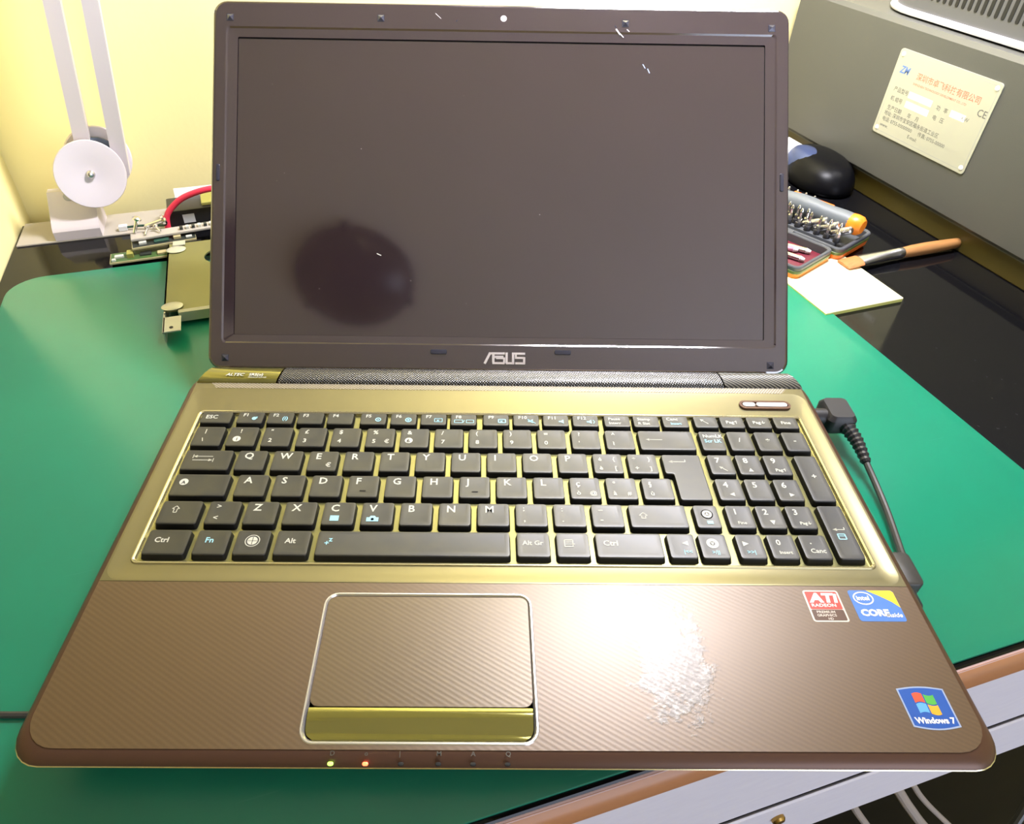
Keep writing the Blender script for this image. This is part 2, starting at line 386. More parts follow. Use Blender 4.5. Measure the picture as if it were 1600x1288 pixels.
# ------------------------------------------------------------------ laptop (local mm axes: x right, y back, z up from the desk)
lap = thing('laptop', 'open brown laptop with a black screen standing on the green desk mat', 'laptop', (0, 0, 0), -A17)
W2, D = 190, 256.2
def outline(i, rf=13, rb=22, n=6, y1=-12):
    x0, x1, y0, yb = -W2+i, W2-i, -D+i, y1-i
    pts = []
    for cx, cy, a, r in ((x1-rb, yb-rb, 0, rb), (x0+rb, yb-rb, 90, rb), (x0+rf, y0+rf, 180, rf), (x1-rf, y0+rf, 270, rf)):
        for k in range(n+1):
            t = math.radians(a+90*k/n); pts.append((cx+r*math.cos(t), cy+r*math.sin(t)))
    return pts
zl = lambda i, z: [(x, y, z) for x, y in outline(i)]
cas = MB().loft([zl(15, 5.5), zl(13, 7), zl(7, 15), zl(2.2, 22), zl(.5, 24.6), zl(0, 25.6)], 'casing_brown', c1=False)
cas.loft([zl(0, 25.6), zl(.25, 26.4), zl(1.6, 27.9), zl(3.6, 29.2), zl(5, 29.7), zl(6, 29.7)], 'casing_brown', c0=False, c1=False)
casing = cas.build('base_casing', lap, angle=50)
MB().loft([zl(.9, 24.0), zl(.1, 24.5), zl(-.25, 25.3), zl(.1, 25.8)], 'rim_gold', c0=False, c1=False).build('edge_strip', lap, label='pale line around the lower edge')
for x in (-150, 150):
    for y in (-225, -45): MB().lathe([(7, 1.65), (7.5, 2.5), (7.5, 6)], 'rubber_black', 16, M=Matrix.Translation((x, y, 0))).build('rubber_foot', lap)
# palm rest with touchpad opening (front zone) and the keyboard surround
ST = -176.3
def halfout(i, front):
    P = outline(i)
    return P
fo = [(x, y) for x, y in outline(4.8) if y < ST]      # front-left + front-right arcs
fl = fo[:7]; frt = fo[7:]
palm = fl+frt+[(W2-4.8, ST), (-W2+4.8, ST)]
tp_o = rr(-80.9, 11.3, -249.4, -181.8, 6, 5)
MB().plate(palm, [tp_o], 28.2, 30, 'palm_brown').build('palm_rest', lap)
tp = MB()
zz = lambda i, z, r=6: [(x, y, z) for x, y in rr(-80.9+i, 11.3-i, -249.4+i, -181.8-i, max(r-i, 1), 5)]
tp.loft([zz(-.25, 30.02), zz(.1, 30.45), zz(.7, 30.45), zz(1.5, 29.3), zz(1.7, 28.8)], 'rim_silver', c0=False, c1=False)
tp.build('touchpad_rim', lap, label='shiny silver touchpad surround')
MB().plate(rr(-79.2, 9.6, -234.4, -183.5, 3.5, 4), [], 28.4, 29.75, 'pad_brown').build('touchpad', lap)
bt = MB()
def tpb(y, z): return [(x, y, z) for x in [-79.0+88.4*k/12 for k in range(13)]]
prof = [(-234.9, 28.6), (-234.9, 29.7), (-236.2, 30.1), (-239.5, 30.05), (-243.5, 29.3), (-245.2, 28.9), (-246, 29.05), (-247.5, 28.9), (-247.8, 28)]
def bx(y): 
    d = max(0, -(y+242.6)); r = 5.2
    return r-math.sqrt(max(r*r-min(d, r)**2, 0))
bt.loft([[(-79.0+bx(y)+(88.4-2*bx(y))*k/12, y, z) for k in range(13)] for y, z in prof][::-1], 'button_gold', closed=False, c0=False, c1=False)
bt.build('touchpad_button', lap, angle=30, label='glossy gold click bar')
# keyboard surround: flat rim -> dish -> tray opening
KX0, KX1, KY0, KY1 = -175.6, 176.2, -165.2, -56.6
bo = [(W2-4.8, -31.5), (-W2+4.8, -31.5)]
kout = bo+[(-W2+4.8, ST+.25), (W2-4.8, ST+.25)]
dish = rr(-184.2, 184.2, -175.4, -36.5, 7, 6)
kd = MB().plate(kout, [dish], 28.2, 30, 'deck_gold')
l3 = lambda p, z: [(x, y, z) for x, y in p]
kd.loft([l3(dish, 30), l3(rr(-183.2, 183.2, -174.0, -37.5, 6.5, 6), 29.85), l3(rr(-180.6, 181, -171.8, -44, 5, 6), 29.35), l3(rr(-178, 178.4, -168.5, -51, 4, 6), 28.9), l3(rr(KX0-.6, KX1+.6, KY0-.6, KY1+.6, 3.4, 6), 28.8)], 'deck_gold', c0=False, c1=False)
kd.build('keyboard_surround', lap, angle=25)
rm = MB()
kr = lambda i, z: [(x, y, z) for x, y in rr(KX0+i, KX1-i, KY0+i, KY1-i, max(3-i, .6), 6)]
rm.loft([kr(-.6, 28.8), kr(-.3, 29.5), kr(.3, 29.6), kr(1.0, 29.0), kr(1.4, 27.0)], 'rim_gold', c0=False, c1=False).build('keyboard_rim', lap, label='bright gold rim around the keys')
MB().loft([kr(1.2, 26.6), kr(1.2, 27.2)], 'tray_gold').build('keyboard_tray', lap)
# strip behind the keyboard, falling to the hinge
def strip(x0, x1, prof, mt, mb=None, sk0=0, sk1=0):
    mb = mb or MB(); n = max(2, int(abs(x1-x0)/6))
    L_ = []
    for y, z in prof:
        t = (y-prof[0][0])/(prof[-1][0]-prof[0][0]); a, b = x0+sk0*t, x1+sk1*t
        L_.append([(a+(b-a)*k/n, y, z) for k in range(n+1)])
    mb.loft(L_, mt, closed=False, c0=False, c1=False); return mb
cp = [(-31.4, 29.9), (-31.2, 30.9), (-29, 32.0), (-25, 33.0), (-21.5, 33.2), (-18.8, 32.5), (-17, 30.5), (-16.2, 27), (-16, 14)]
strip(-136, 137.5, cp, 'hinge_cover', sk0=4, sk1=-3).build('hinge_cover', lap, angle=60, label='black textured strip in front of the screen')
lc = strip(-185, -137.2, [(y, z-.25) for y, z in cp], 'button_gold', sk0=8, sk1=4); left_cap = lc.build('hinge_cap', lap, angle=60, label='glossy end cap with small white print')
rc = strip(138.6, 186, [(y, z-.25) for y, z in cp], 'hinge_rib', sk0=-3, sk1=-7); rc.build('hinge_cap', lap, angle=60, label='ribbed end cap')
MB().text('ALTEC', -168, -27.8, 3.6, 'print_white', z=33.0, shear=.25, bold=.02).build('print', left_cap)
MB().text('SRS(o)', -154, -27.6, 3.2, 'print_white', z=33.0, bold=.03).text('PREMIUM SOUND', -154, -29.6, 1.4, 'print_white', z=33.0).build('print', left_cap)
MB().plate([(-172, -36.2), (172, -36.2), (176, -31.4), (-176, -31.4)], [], 29.9, 30.12, 'deck_dots').build('dotted_band', lap)
# power button
pb = MB(); pb.loft([l3(p, z) for p, z in ((rr(142.8, 173.6, -50.6, -43.2, 3.4, 5), 29.0), (rr(142.9, 173.5, -50.5, -43.3, 3.4, 5), 30.3), (rr(144.3, 172.1, -49.1, -44.7, 2.1, 5), 30.3), (rr(144.5, 171.9, -48.9, -44.9, 2, 5), 29.3))], 'casing_brown')
pbo = pb.build('power_bar', lap, label='dark surround of the power keys')
MB().rbox(144.8, 152.4, -48.7, -45.1, 29.4, 30.7, 1.7, .5, 'power_white').build('power_key', pbo, label='short white key')
MB().rbox(153.0, 171.6, -48.7, -45.1, 29.4, 30.7, 1.7, .5, 'power_white').build('power_key', pbo, label='long white key')
# indicators on the front edge
lm = lambda x, mt: MB().rbox(x-1.1, x+1.1, -256.6, -255.2, 28.0, 28.7, .7, .2, mt)
lm(-67.3, 'led_green').build('indicator_light', lap, label='lit green light')
lm(-54.3, 'led_red').build('indicator_light', lap, label='lit red light')
for i, x in enumerate((-41, -27, -14, -1)):
    lm(x, 'gap_black').build('indicator_light', lap)
for i, (x, s) in enumerate(((-67, 'D'), (-54, 'o'), (-41, '|'), (-27, 'M'), (-14, 'A'), (-1, 'Q'))):
    MB().text(s, x-.8, -253.6, 2.6, 'print_dark', z=30.06).build('print', casing if False else lap)

# ------------------------------------------------------------------ stickers
def sticker(poly_mats, label, extra=None):
    mb = MB()
    for k, (poly, mtn) in enumerate(poly_mats): mb.prism(poly, 30.0, 30.10+.03*k, mtn)
    o = mb.build('sticker', lap, label=label)
    return o
a = sticker([(rr(135.5, 151.6, -195, -178.6, 1.2, 3), 'st_silver'), (rr(136.3, 150.8, -188.6, -179.3, .6, 3), 'st_red'), (rr(136.3, 150.8, -194.3, -188.8, .6, 3), 'st_brown')], 'red and brown sticker with white letters')
p = MB().text('ATi', 137.6, -184.9, 6.6, 'st_white', z=30.2, bold=.05, sx=1.25, shear=.15).text('RADEON', 137.2, -187.3, 2.2, 'st_white', z=30.2, sx=1.25, bold=.02).text('PREMIUM', 138.3, -190.6, 1.7, 'st_silver', z=30.2, sx=1.2, bold=.02).text('GRAPHICS', 138.0, -192.3, 1.7, 'st_silver', z=30.2, sx=1.1, bold=.02).text('HD', 142.4, -194.0, 1.6, 'st_silver', z=30.2, bold=.02)
p.build('print', a)
a = sticker([(rr(156.3, 177.2, -194.6, -178.4, 1.2, 3), 'st_blue'), ([(165, -178.45), (176.2, -178.45), (177.15, -179.4), (177.15, -187.5), (174.5, -184.6), (170, -181.4)], 'st_yellow')], 'blue and yellow sticker with a white ring')
p = MB(); el = lambda rx, ry, cx, cy: [(cx+rx*math.cos(t*math.pi/12), cy+ry*math.sin(t*math.pi/12)) for t in range(24)]
p.ring(el(4.6, 3.5, 162.2, -182.7), el(4.0, 2.9, 162.2, -182.7), 30.2, 'st_white').text('intel', 159.0, -183.7, 3.4, 'st_white', z=30.2, bold=.03).text('CORE', 158.2, -191.8, 4.6, 'st_white', z=30.2, bold=.05, sx=1.05).text('inside', 169.0, -192.4, 3.1, 'st_white', z=30.2, bold=.02, shear=.2)
p.build('print', a)
wl = [(158.0+19.2*k/8, -225.9+1.0*math.sin(math.pi*k/8)) for k in range(9)][::-1]
wb = [(158.2+18.9*k/8, -241.6-1.3*math.sin(math.pi*k/8)) for k in range(9)]
inner = [(167.6+(x-167.6)*.93, -233.9+(y+233.9)*.93) for x, y in wl+wb]
a = sticker([(wl+wb, 'st_edge'), (inner, 'st_navy')], 'dark blue sticker with a four colour flag')
p = MB()
def flagq(x0, x1, y0, y1, mtn):
    n = 6; top = [(x0+(x1-x0)*k/n, y1+.7*math.sin(math.pi*2*((x0+(x1-x0)*k/n)-163)/9.5)) for k in range(n+1)]
    bot = [(x0+(x1-x0)*k/n, y0+.7*math.sin(math.pi*2*((x0+(x1-x0)*k/n)-163)/9.5)) for k in range(n+1)][::-1]
    p.prism((bot+top)[::-1], 30.17, 30.22, mtn)
flagq(163.3, 167.3, -232.0, -228.2, 'st_scarlet'); flagq(167.8, 171.8, -232.0, -228.2, 'st_green'); flagq(163.3, 167.3, -236.3, -232.5, 'st_lightblue'); flagq(167.8, 171.8, -236.3, -232.5, 'st_orange')
p.text('Windows 7', 160.1, -240.2, 3.3, 'st_white', z=30.22, bold=.04); p.build('print', a)

# ------------------------------------------------------------------ keys
KT = 30.5
def poly_key(poly_top, name='key'):
    """key from a counter-clockwise rectilinear outline, rounded; skirts flare outwards"""
def rect_key(x0, x1, yt, yb, label=None):
    k = MB()
    P = lambda i, f, z, r: [(x, y, z) for x, y in rr(x0-i, x1+i, yb-i-f, yt+i*.5, r, 3)]
    k.loft([P(.75, .9, 27.3, 1.5), P(.45, .5, 28.8, 1.4), P(.25, .2, 30.0, 1.3)], 'key_side', c0=True, c1=False)
    k.loft([P(.25, .2, 30.0, 1.3), P(.08, 0, 30.42, 1.2), P(-.4, -.0, KT, 1.1), P(-2.0, 0, KT-.14, .8)], 'key_black', c0=False)
    o = k.build('key', lap, angle=30)
    if label: o['label'] = label
    return o
def keytxt(o, items, x0, x1, yt, yb):
    mb = MB(); z = KT+.03
    for it in items:
        if it[0] == 't':
            _, s, dx, dy, sz, c = it[:6]; sxx = it[6] if len(it) > 6 else 1
            mb.text(s, x0+dx, yt-dy, sz, c, z=z, bold=.02, sx=sxx)
        elif it[0] == 'p':           # polygon, coords from the key's top left
            mb.add([(x0+a, yt-b, z) for a, b in it[1]], [tuple(range(len(it[1])))], it[2])
        elif it[0] == 'l':           # polyline stroke
            w = it[3]
            for (a, b), (c_, d) in zip(it[1], it[1][1:]):
                v = Vector((c_-a, -(d-b))); n = Vector((-v.y, v.x)).normalized()*w/2
                q = [(x0+a+n.x, yt-b+n.y), (x0+a-n.x, yt-b-n.y), (x0+c_-n.x, yt-d-n.y), (x0+c_+n.x, yt-d+n.y)]
                mb.add([(px, py, z) for px, py in q], [(0, 1, 2, 3)], it[2])
        elif it[0] == 'r':           # ring
            _, cx, cy, r1, r2, c = it
            mb.ring([(x0+cx+a, yt-cy+b) for a, b in circ(0, 0, r1)], [(x0+cx+a, yt-cy+b) for a, b in circ(0, 0, r2)], z, c)
    for i, f in enumerate(mb.f):     # every print faces up
        a, b, c = [Vector(mb.v[j]) for j in f[:3]]
        if (b-a).cross(c-a).z < 0: mb.f[i] = tuple(reversed(f))
    if mb.v: mb.build('legend', o)
W_, U_ = 'print_white', 'print_blue'
def disc(cx, cy, r, c): return ('p', circ(cx, cy, r), c)
def T(s, dx, dy, sz, c=W_, sx=1.): return ('t', s, dx, dy, sz, c, sx)
def left_(cx, cy, s, c=W_): return ('p', [(cx-s, cy), (cx+s, cy-s), (cx+s, cy+s)], c)
def right_(cx, cy, s, c=W_): return ('p', [(cx+s, cy), (cx-s, cy-s), (cx-s, cy+s)], c)
def up_(cx, cy, s, c=W_): return ('p', [(cx, cy-s), (cx+s, cy+s), (cx-s, cy+s)], c)
def dn_(cx, cy, s, c=W_): return ('p', [(cx, cy+s), (cx+s, cy-s), (cx-s, cy-s)], c)
def box_(a, b, c_, d, col, w=.35): return ('l', [(a, b), (c_, b), (c_, d), (a, d), (a, b)], col, w)
def rowkeys(yt, yb, lst):
    for x0, x1, items in lst:
        o = rect_key(x0, x1, yt, yb); keytxt(o, items, x0, x1, yt, yb)
# function row
F = [(-172.3, -155.6, [T('ESC', 2.2, 5.6, 4.2)])]
fx = [-151.6, -134.4, -117.2, -100.0, -81.0, -63.6, -46.3, -29.0, -10.2, 7.2, 24.4, 41.6]
ic = [[disc(9.4, 5.2, 1.3, U_), T('z', 10.2, 5, 2.6, U_)], [T('(i)', 8.2, 6.2, 4, U_)], [], [], [('r', 10, 5.2, 1.7, 1.1, U_), disc(10, 5.2, .5, U_)], [('r', 10, 5.2, 1.9, 1.2, U_), disc(10, 5.2, .7, U_)],
      [box_(7.8, 3.8, 12.2, 6.6, U_), T('x', 9, 6.2, 3, U_)], [box_(2.0, 4.8, 6.6, 7.2, U_), T('/', 6.9, 7, 3, U_), box_(8.8, 4.8, 13, 7.2, U_)], [box_(8.6, 4, 12.6, 6.8, U_, .7), T('x', 9.5, 6.4, 3, U_)],
      [('p', [(8.2, 4.8), (9.4, 4.8), (11, 3.6), (11, 7), (9.4, 5.9), (8.2, 5.9)], U_), ('l', [(8, 3.6), (12.6, 7.2)], U_, .4)], [('p', [(8.8, 4.8), (10, 4.8), (11.6, 3.6), (11.6, 7), (10, 5.9), (8.8, 5.9)], U_)],
      [('p', [(7.8, 4.8), (9, 4.8), (10.6, 3.6), (10.6, 7), (9, 5.9), (7.8, 5.9)], U_), ('l', [(11.6, 3.8), (12.4, 5.2), (11.6, 6.8)], U_, .4)]]
for i, x in enumerate(fx): F.append((x, x+14.3, [T('F%d' % (i+1), 2.6, 3.4, 3.5)]+ic[i]))
F += [(59.9, 74.2, [T('Pause', 2.2, 3.6, 3), T('Interr', 2.2, 7.2, 3)]), (76.8, 91.1, [T('Stamp', 2.2, 3.6, 3), T('R Sist', 2.2, 7.2, 3)]), (93.9, 108.2, [T('Canc', 2.0, 3.4, 3.3), T('Insert', 4.0, 7.0, 2.7, U_)]),
      (112.2, 125.2, [('l', [(4, 2.6), (7.6, 6.0)], W_, .45), ('p', [(3.4, 2.0), (5.6, 2.5), (4.0, 4.2)], W_)]), (127.5, 140.6, [T('Pag\u2191', 2.8, 5.6, 3.4)]), (143.1, 156.2, [T('Pag\u2193', 2.8, 5.6, 3.4)]), (158.8, 172.0, [T('Fine', 3.6, 5.6, 3.4)])]
rowkeys(-59.0, -67.9, F)
# number row
sym = [('!', '1'), ('"', '2'), ('\u00a3', '3'), ('$', '4'), ('%', '5'), ('&', '6'), ('/', '7'), ('(', '8'), (')', '9'), ('=', '0'), ('?', "'"), ('^', '\u00ec')]
NR = [(-172, -156.2, [T('|', 5.2, 4.6, 3.8), T('\\', 5.0, 11.6, 3.8)])]
for i, (a, b) in enumerate(sym):
    x = -152.7+19.22*i; it = [T(a, 3.4, 4.6, 4.2), T(b, 3.4, 11.8, 4.2)]
    if a == '%': it.append(T('\u20ac', 10.2, 11.8, 4.2))
    if a == '!': it = [T('!', 5.6, 4.6, 4.2), disc(5, 9.6, 2.2, W_), T('1', 4.2, 11, 3.6, 'print_dark')]
    if a == '&': it = [T('&', 3.4, 4.6, 4.2), disc(4.6, 9.6, 2.2, W_), T('6', 3.4, 11.1, 3.8, 'print_dark')]
    NR.append((x, x+15.4, it))
arrow = lambda x, y, l: [('l', [(x, y), (x+l, y)], W_, .4), ('p', [(x-.6, y), (x+1.6, y-.9), (x+1.6, y+.9)], W_)]
NR += [(77.6, 108.1, arrow(3.8, 7, 9)), (112.3, 124.9, [T('NumLK', 1.6, 4.8, 3.5), T('Scr LK', 1.8, 8.8, 3.5, U_)]), (128.2, 140.8, [T('/', 5.4, 8.0, 4.4)]), (143.9, 156.4, [T('*', 5.2, 9.4, 5.4)]), (159.5, 172.0, [T('-', 5.2, 8.2, 5)])]
rowkeys(-71.9, -86.7, NR)
# Q row
QR = [(-171.8, -146.6, arrow(5.2, 4.6, 10)+[('l', [(4.6, 3.2), (4.6, 6)], W_, .35), ('l', [(4.8, 7.4), (15, 7.4)], W_, .4), ('p', [(15.6, 7.4), (13.4, 6.5), (13.4, 8.3)], W_), ('l', [(15.9, 6), (15.9, 8.8)], W_, .35)])]
for i, c in enumerate('QWERTYUIOP'):
    x = -143.2+19.3*i; it = [T(c, 3.4, 5.8, 6.2)]
    if c == 'E': it.append(T('\u20ac', 9.6, 11.6, 4.4))
    QR.append((x, x+15.3, it))
QR += [(49.6, 64.9, [T('\u00e9', 2.6, 5.2, 4), T('[', 10.8, 12, 4), T('{', 10.4, 5.2, 4), T('\u00e8', 2.6, 12, 4)]), (68.6, 83.8, [T('*', 2.2, 5.8, 4.6), T('+', 2.8, 11.8, 4.2), T('}', 10.6, 5.0, 4), T(']', 10.8, 12, 4)])]
for x, a, b in ((112.6, '7', [('l', [(5.4, 9.2), (8.6, 12)], W_, .4), ('p', [(4.7, 8.6), (6.8, 9.2), (5.4, 10.6)], W_)]), (128.0, '8', [up_(6, 11, 1.3)]), (143.3, '9', [T('Pag\u2191', 4.0, 12, 2.9)])): QR.append((x, x+12.7, [T(a, 3.4, 5.8, 5.4)]+b))
rowkeys(-91.0, -105.2, QR)
AR = [(-171.5, -143.2, [disc(5.2, 5.4, 2.3, W_), T('A', 4.0, 6.8, 3.2, 'print_dark')])]
for i, c in enumerate('ASDFGHJKL'):
    x = -138.5+19.33*i; it = [T(c, 3.4, 5.8, 6.2)]
    if c in 'FJ': it.append(('l', [(6.2, 10.6), (9.4, 10.6)], 'key_side', .7))
    AR.append((x, x+15.3, it))
AR += [(35.3, 50.5, [T('\u00e7', 2.8, 5.8, 5.6), T('\u00f2', 2.8, 12, 4.2), T('@', 9.6, 12, 3.8)]), (54.4, 69.6, [T('\u00b0', 3, 6, 5), T('\u00e0', 2.8, 12, 4.2), T('#', 10.2, 12, 3.6)]), (73.4, 88.6, [T('\u00a7', 3, 5.4, 4.4), T('\u00f9', 3.2, 12, 4.2)])]
for x, a, b in ((112.5, '4', [left_(6.6, 10.8, 1.3)]), (127.9, '5', []), (143.3, '6', [right_(7.2, 10.8, 1.3)])): AR.append((x, x+12.7, [T(a, 3.4, 5.8, 5.4)]+b))
rowkeys(-109.2, -123.7, AR)
ZR = [(-171.6, -152.2, [('l', [(5.4, 5), (7.2, 3.2), (9, 5), (8, 5), (8, 7.4), (6.4, 7.4), (6.4, 5), (5.4, 5)], W_, .4)]), (-148, -132.6, [T('>', 3.6, 4.6, 4.2), T('<', 3.6, 12, 4.2)])]
for i, c in enumerate('ZXCVBNM'):
    x = -129.1+19.35*i; it = [T(c, 3.4, 5.8, 6.2)]
    if c == 'C': it.append(('p', [(3.8, 8.6), (8.2, 8.6), (8.2, 12), (3.8, 12)], U_))
    if c == 'V': it.append(('p', [(2.6, 9.6), (4, 9.6), (4.6, 8.6), (6.6, 8.6), (7.4, 9.6), (8.6, 9.6), (8.6, 12.2), (2.6, 12.2)], U_)); it.append(disc(5.6, 10.8, .8, 'key_black'))
    ZR.append((x, x+15.4, it))
ZR += [(6.2, 21.5, [T(';', 3.4, 4.4, 4.4), T(',', 3.6, 11.4, 5)]), (25.4, 40.8, [T(':', 3.6, 4.6, 4.4), T('.', 3.6, 11.4, 5)]), (44.6, 59.8, [T('_', 3.2, 3.4, 4.4), T('-', 3.6, 11.4, 5)]),
       (63.6, 91.9, [('l', [(4.4, 7), (6.6, 5), (8.8, 7), (7.6, 7), (7.6, 8.8), (5.6, 8.8), (5.6, 7), (4.4, 7)], W_, .4)]),
       (96.6, 108.2, [('r', 6, 5.6, 3, 1.3, W_), up_(6, 5.4, .9), ('r', 6, 5.6, 3.0, 2.5, W_), ('p', [(5, 10), (8, 10), (8, 12), (5, 12)], U_)])]
for x, a, b in ((112.9, '1', [T('Fine', 4, 12, 2.7)]), (128.3, '2', [dn_(6.4, 10.8, 1.4)]), (143.6, '3', [T('Pag\u2193', 4.4, 12, 2.7)])): ZR.append((x, x+12.6, [T(a, 3.0, 5.6, 5.2)]+b))
rowkeys(-128.0, -142.2, ZR)
SR = [(-171.8, -152.2, [T('Ctrl', 3.6, 7.4, 4.2)]), (-148.2, -132.9, [T('Fn', 4.2, 7.4, 4.4, U_)]), (-129.1, -113.6, [('r', 7.8, 6.2, 3.6, 3.2, W_), disc(7.8, 6.2, 2.5, W_), ('l', [(7.8, 3.9), (7.8, 8.6)], 'key_black', .35), ('l', [(5.5, 6.2), (10.2, 6.2)], 'key_black', .35)]), (-109.9, -94.2, [T('Alt', 4.2, 7.4, 4.2)]),
      (-90.2, 2.2, [T('+', 3.4, 8.6, 4.2, U_), T('z', 5.4, 6.2, 4.2, U_)]), (6.2, 21.5, [T('Alt Gr', 2.4, 7.4, 3.8)]), (25.4, 40.7, [box_(3.6, 4.2, 7.6, 8.2, W_, .45), ('l', [(4, 5.4), (7.2, 5.4)], W_, .4), ('l', [(4, 6.7), (8.6, 6.7)], W_, .4)]), (44.5, 76.1, [T('Ctrl', 3.2, 7.4, 4.4)]),
      (79.5, 92.2, [left_(8, 5.6, 1.5), T('|<<', 6.4, 11.6, 3, U_)]), (94.9, 107.8, [('r', 6, 5.6, 3, 1.3, W_), dn_(6, 5.8, .9), T('>/||', 4.6, 11.8, 2.8, U_)]), (113.1, 125.3, [right_(4, 5.6, 1.5), T('>>|', 3.4, 11.6, 3, U_)]),
      (128.6, 141.0, [T('0', 3.4, 6.2, 4.6), T('Insert', 3.4, 11.6, 2.7)]), (144.2, 156.8, [T('.', 4.2, 5.4, 5), T('Canc', 3.2, 10.8, 3.6)])]
rowkeys(-146.7, -160.8, SR)
# tall keypad keys
o = rect_key(160.6, 172.2, -91.1, -123.9, 'tall plus key'); keytxt(o, [T('+', 4.6, 17, 5)], 160.6, 172.2, -91.1, -123.9)
o = rect_key(160.4, 172.3, -127.6, -160.6, 'tall enter key'); keytxt(o, arrow(3.0, 15.4, 5.4)+[('l', [(8.4, 15.4), (8.4, 14)], W_, .4), box_(3.8, 18.2, 7.4, 21.4, U_, .6), ('l', [(4.2, 19.4), (7.2, 19.4)], U_, .4)], 160.4, 172.3, -127.6, -160.6)
# L-shaped return key
def lkey():
    xa, xb, xc, yt, ym, yb = 87.6, 92.0, 108.0, -91.2, -105.0, -123.8
    def P(i, f, z, r):
        base = [(xc+i, yt+i*.5, 0), (xa-i, yt+i*.5, 90), (xa-i, ym-i-f, 180), (xb-i, ym-i-f, None), (xb-i, yb-i-f, 180), (xc+i, yb-i-f, 270)]
        pts = []
        for x, y, a in base:
            if a is None: pts += [(x-r*(1-math.sin(math.radians(t))), y-r*(1-math.cos(math.radians(t))), z) for t in (0, 30, 60, 90)]; continue
            cx = x-r if a in (0, 270) else x+r; cy = y-r if a in (0, 90) else y+r
            pts += [(cx+r*math.cos(math.radians(a+t)), cy+r*math.sin(math.radians(a+t)), z) for t in (0, 30, 60, 90)]
        return pts
    k = MB()
    k.loft([P(.75, .9, 27.3, 1.3), P(.45, .5, 28.8, 1.3), P(.25, .2, 30.0, 1.3)], 'key_side', c0=False, c1=False)
    k.loft([P(.25, .2, 30.0, 1.3), P(.08, 0, 30.42, 1.2), P(-.4, 0, KT, 1.0)], 'key_black', c0=False, c1=False)
    top = P(-.4, 0, KT, 1.0)
    k.plate([(x, y) for x, y, z in top], [], KT-.05, KT, 'key_black')
    o = k.build('key', lap, angle=30); o['label'] = 'L shaped return key'
    keytxt(o, arrow(3.4, 5.2, 8.6)+[('l', [(12, 5.2), (12, 3.6)], W_, .4)], xa, xc, yt, yb)
lkey()

# ------------------------------------------------------------------ display lid (local: x, t up the lid, n out of the screen)
lean = .731
lid = bpy.data.objects.new('display_lid', None); lid.empty_display_size = .02; COL.objects.link(lid); lid.parent = lap
# local z = lid normal towards the user, local y = up the lid
lid.location = (0, -5*MM, 22.7*MM); lid.rotation_euler = (math.pi/2-lean, 0, 0)
def LB_(): return MB()
LW, LH = 188.3, 238.6
lo = rr(-LW, LW, -2, LH, 9, 6)
b = MB()
li = lambda i, z, yb=-2: [(x, y, z) for x, y in rr(-LW+i, LW-i, yb+i, LH-i, max(9-i, 1), 6)]
b.loft([li(14, -11), li(5, -10), li(1, -7.5), li(0, -5), li(0, -2.2)], 'lid_rim', c1=False)
b.build('back_shell', lid, angle=40)
sx0, sx1, sy0, sy1 = -172.2, 172.5, 20.7, 214.8
bz = MB()
scr = rr(sx0, sx1, sy0, sy1, .8, 6)
mid = rr(sx0-7.5, sx1+7.5, sy0-5.5, sy1+6.5, 3, 6)
bz.loft([li(0, -2.2), li(.35, -.9), li(1.2, -.2), li(2.2, 0)], 'bezel_black', c0=False, c1=False)
bz.loft([li(2.2, 0), l3(mid, .05), l3(rr(sx0-6.3, sx1+6.3, sy0-4.6, sy1+5.4, 2.5, 6), -.45), l3(scr, -1.0), l3(scr, -2.2)], 'bezel_black', c0=False, c1=False)
bz.build('bezel', lid, angle=2.5, label='glossy black bezel')
MB().plate(rr(sx0-1, sx1+1, sy0-1, sy1+1, .5, 2), [], -4, -2.15, 'gap_black').build('screen_gasket', lid)
MB().plate(rr(sx0+.35, sx1-.35, sy0+.2, sy1-.75, .5, 2), [], -3, -1.75, 'screen_black').build('screen', lid, label='dark switched off screen')
for x, t in ((-177, 227), (-79.3, 228), (80.2, 227), (176.3, 225.4), (-177, 5.5), (176.3, 4.2)):
    lowr = t < 20; s_ = 2.2
    f = MB().box(x-s_, x+s_, t-s_, t+s_, -.1, .25, 'rubber_gloss')
    f.loft([[(x-s_+.3, t-s_+.3, .25), (x+s_-.3, t-s_+.3, .25), (x+s_-.3, t+s_-.3, .25), (x-s_+.3, t+s_-.3, .25)], [(x-.3, t-.3, 1.1), (x+.3, t-.3, 1.1), (x+.3, t+.3, 1.1), (x-.3, t+.3, 1.1)]], 'rubber_gloss')
    f.build('bumper', lid, angle=10)
def slot(x0, x1, t0, t1):
    f = MB().loft([l3(rr(x0, x1, t0, t1, min(x1-x0, t1-t0)*.35, 3), .05), l3(rr(x0+.25, x1-.25, t0+.25, t1-.25, min(x1-x0, t1-t0)*.3, 3), .75), l3(rr(x0+.6, x1-.6, t0+.6, t1-.6, min(x1-x0, t1-t0)*.2, 3), .8)], 'rubber_gloss')
    f.build('rubber_stop', lid)
slot(-184.6, -182.3, 120, 131); slot(182.0, 184.6, 118, 130); slot(-44.8, -34, 9.2, 12.4); slot(35.6, 46.4, 9.6, 12.8)
MB().lathe([(2.0, 0), (2.0, .15), (1.6, .2)], 'cam_lens', 20, M=Matrix.Translation((.6, 229, 0))).build('webcam', lid, label='small pale round camera window')
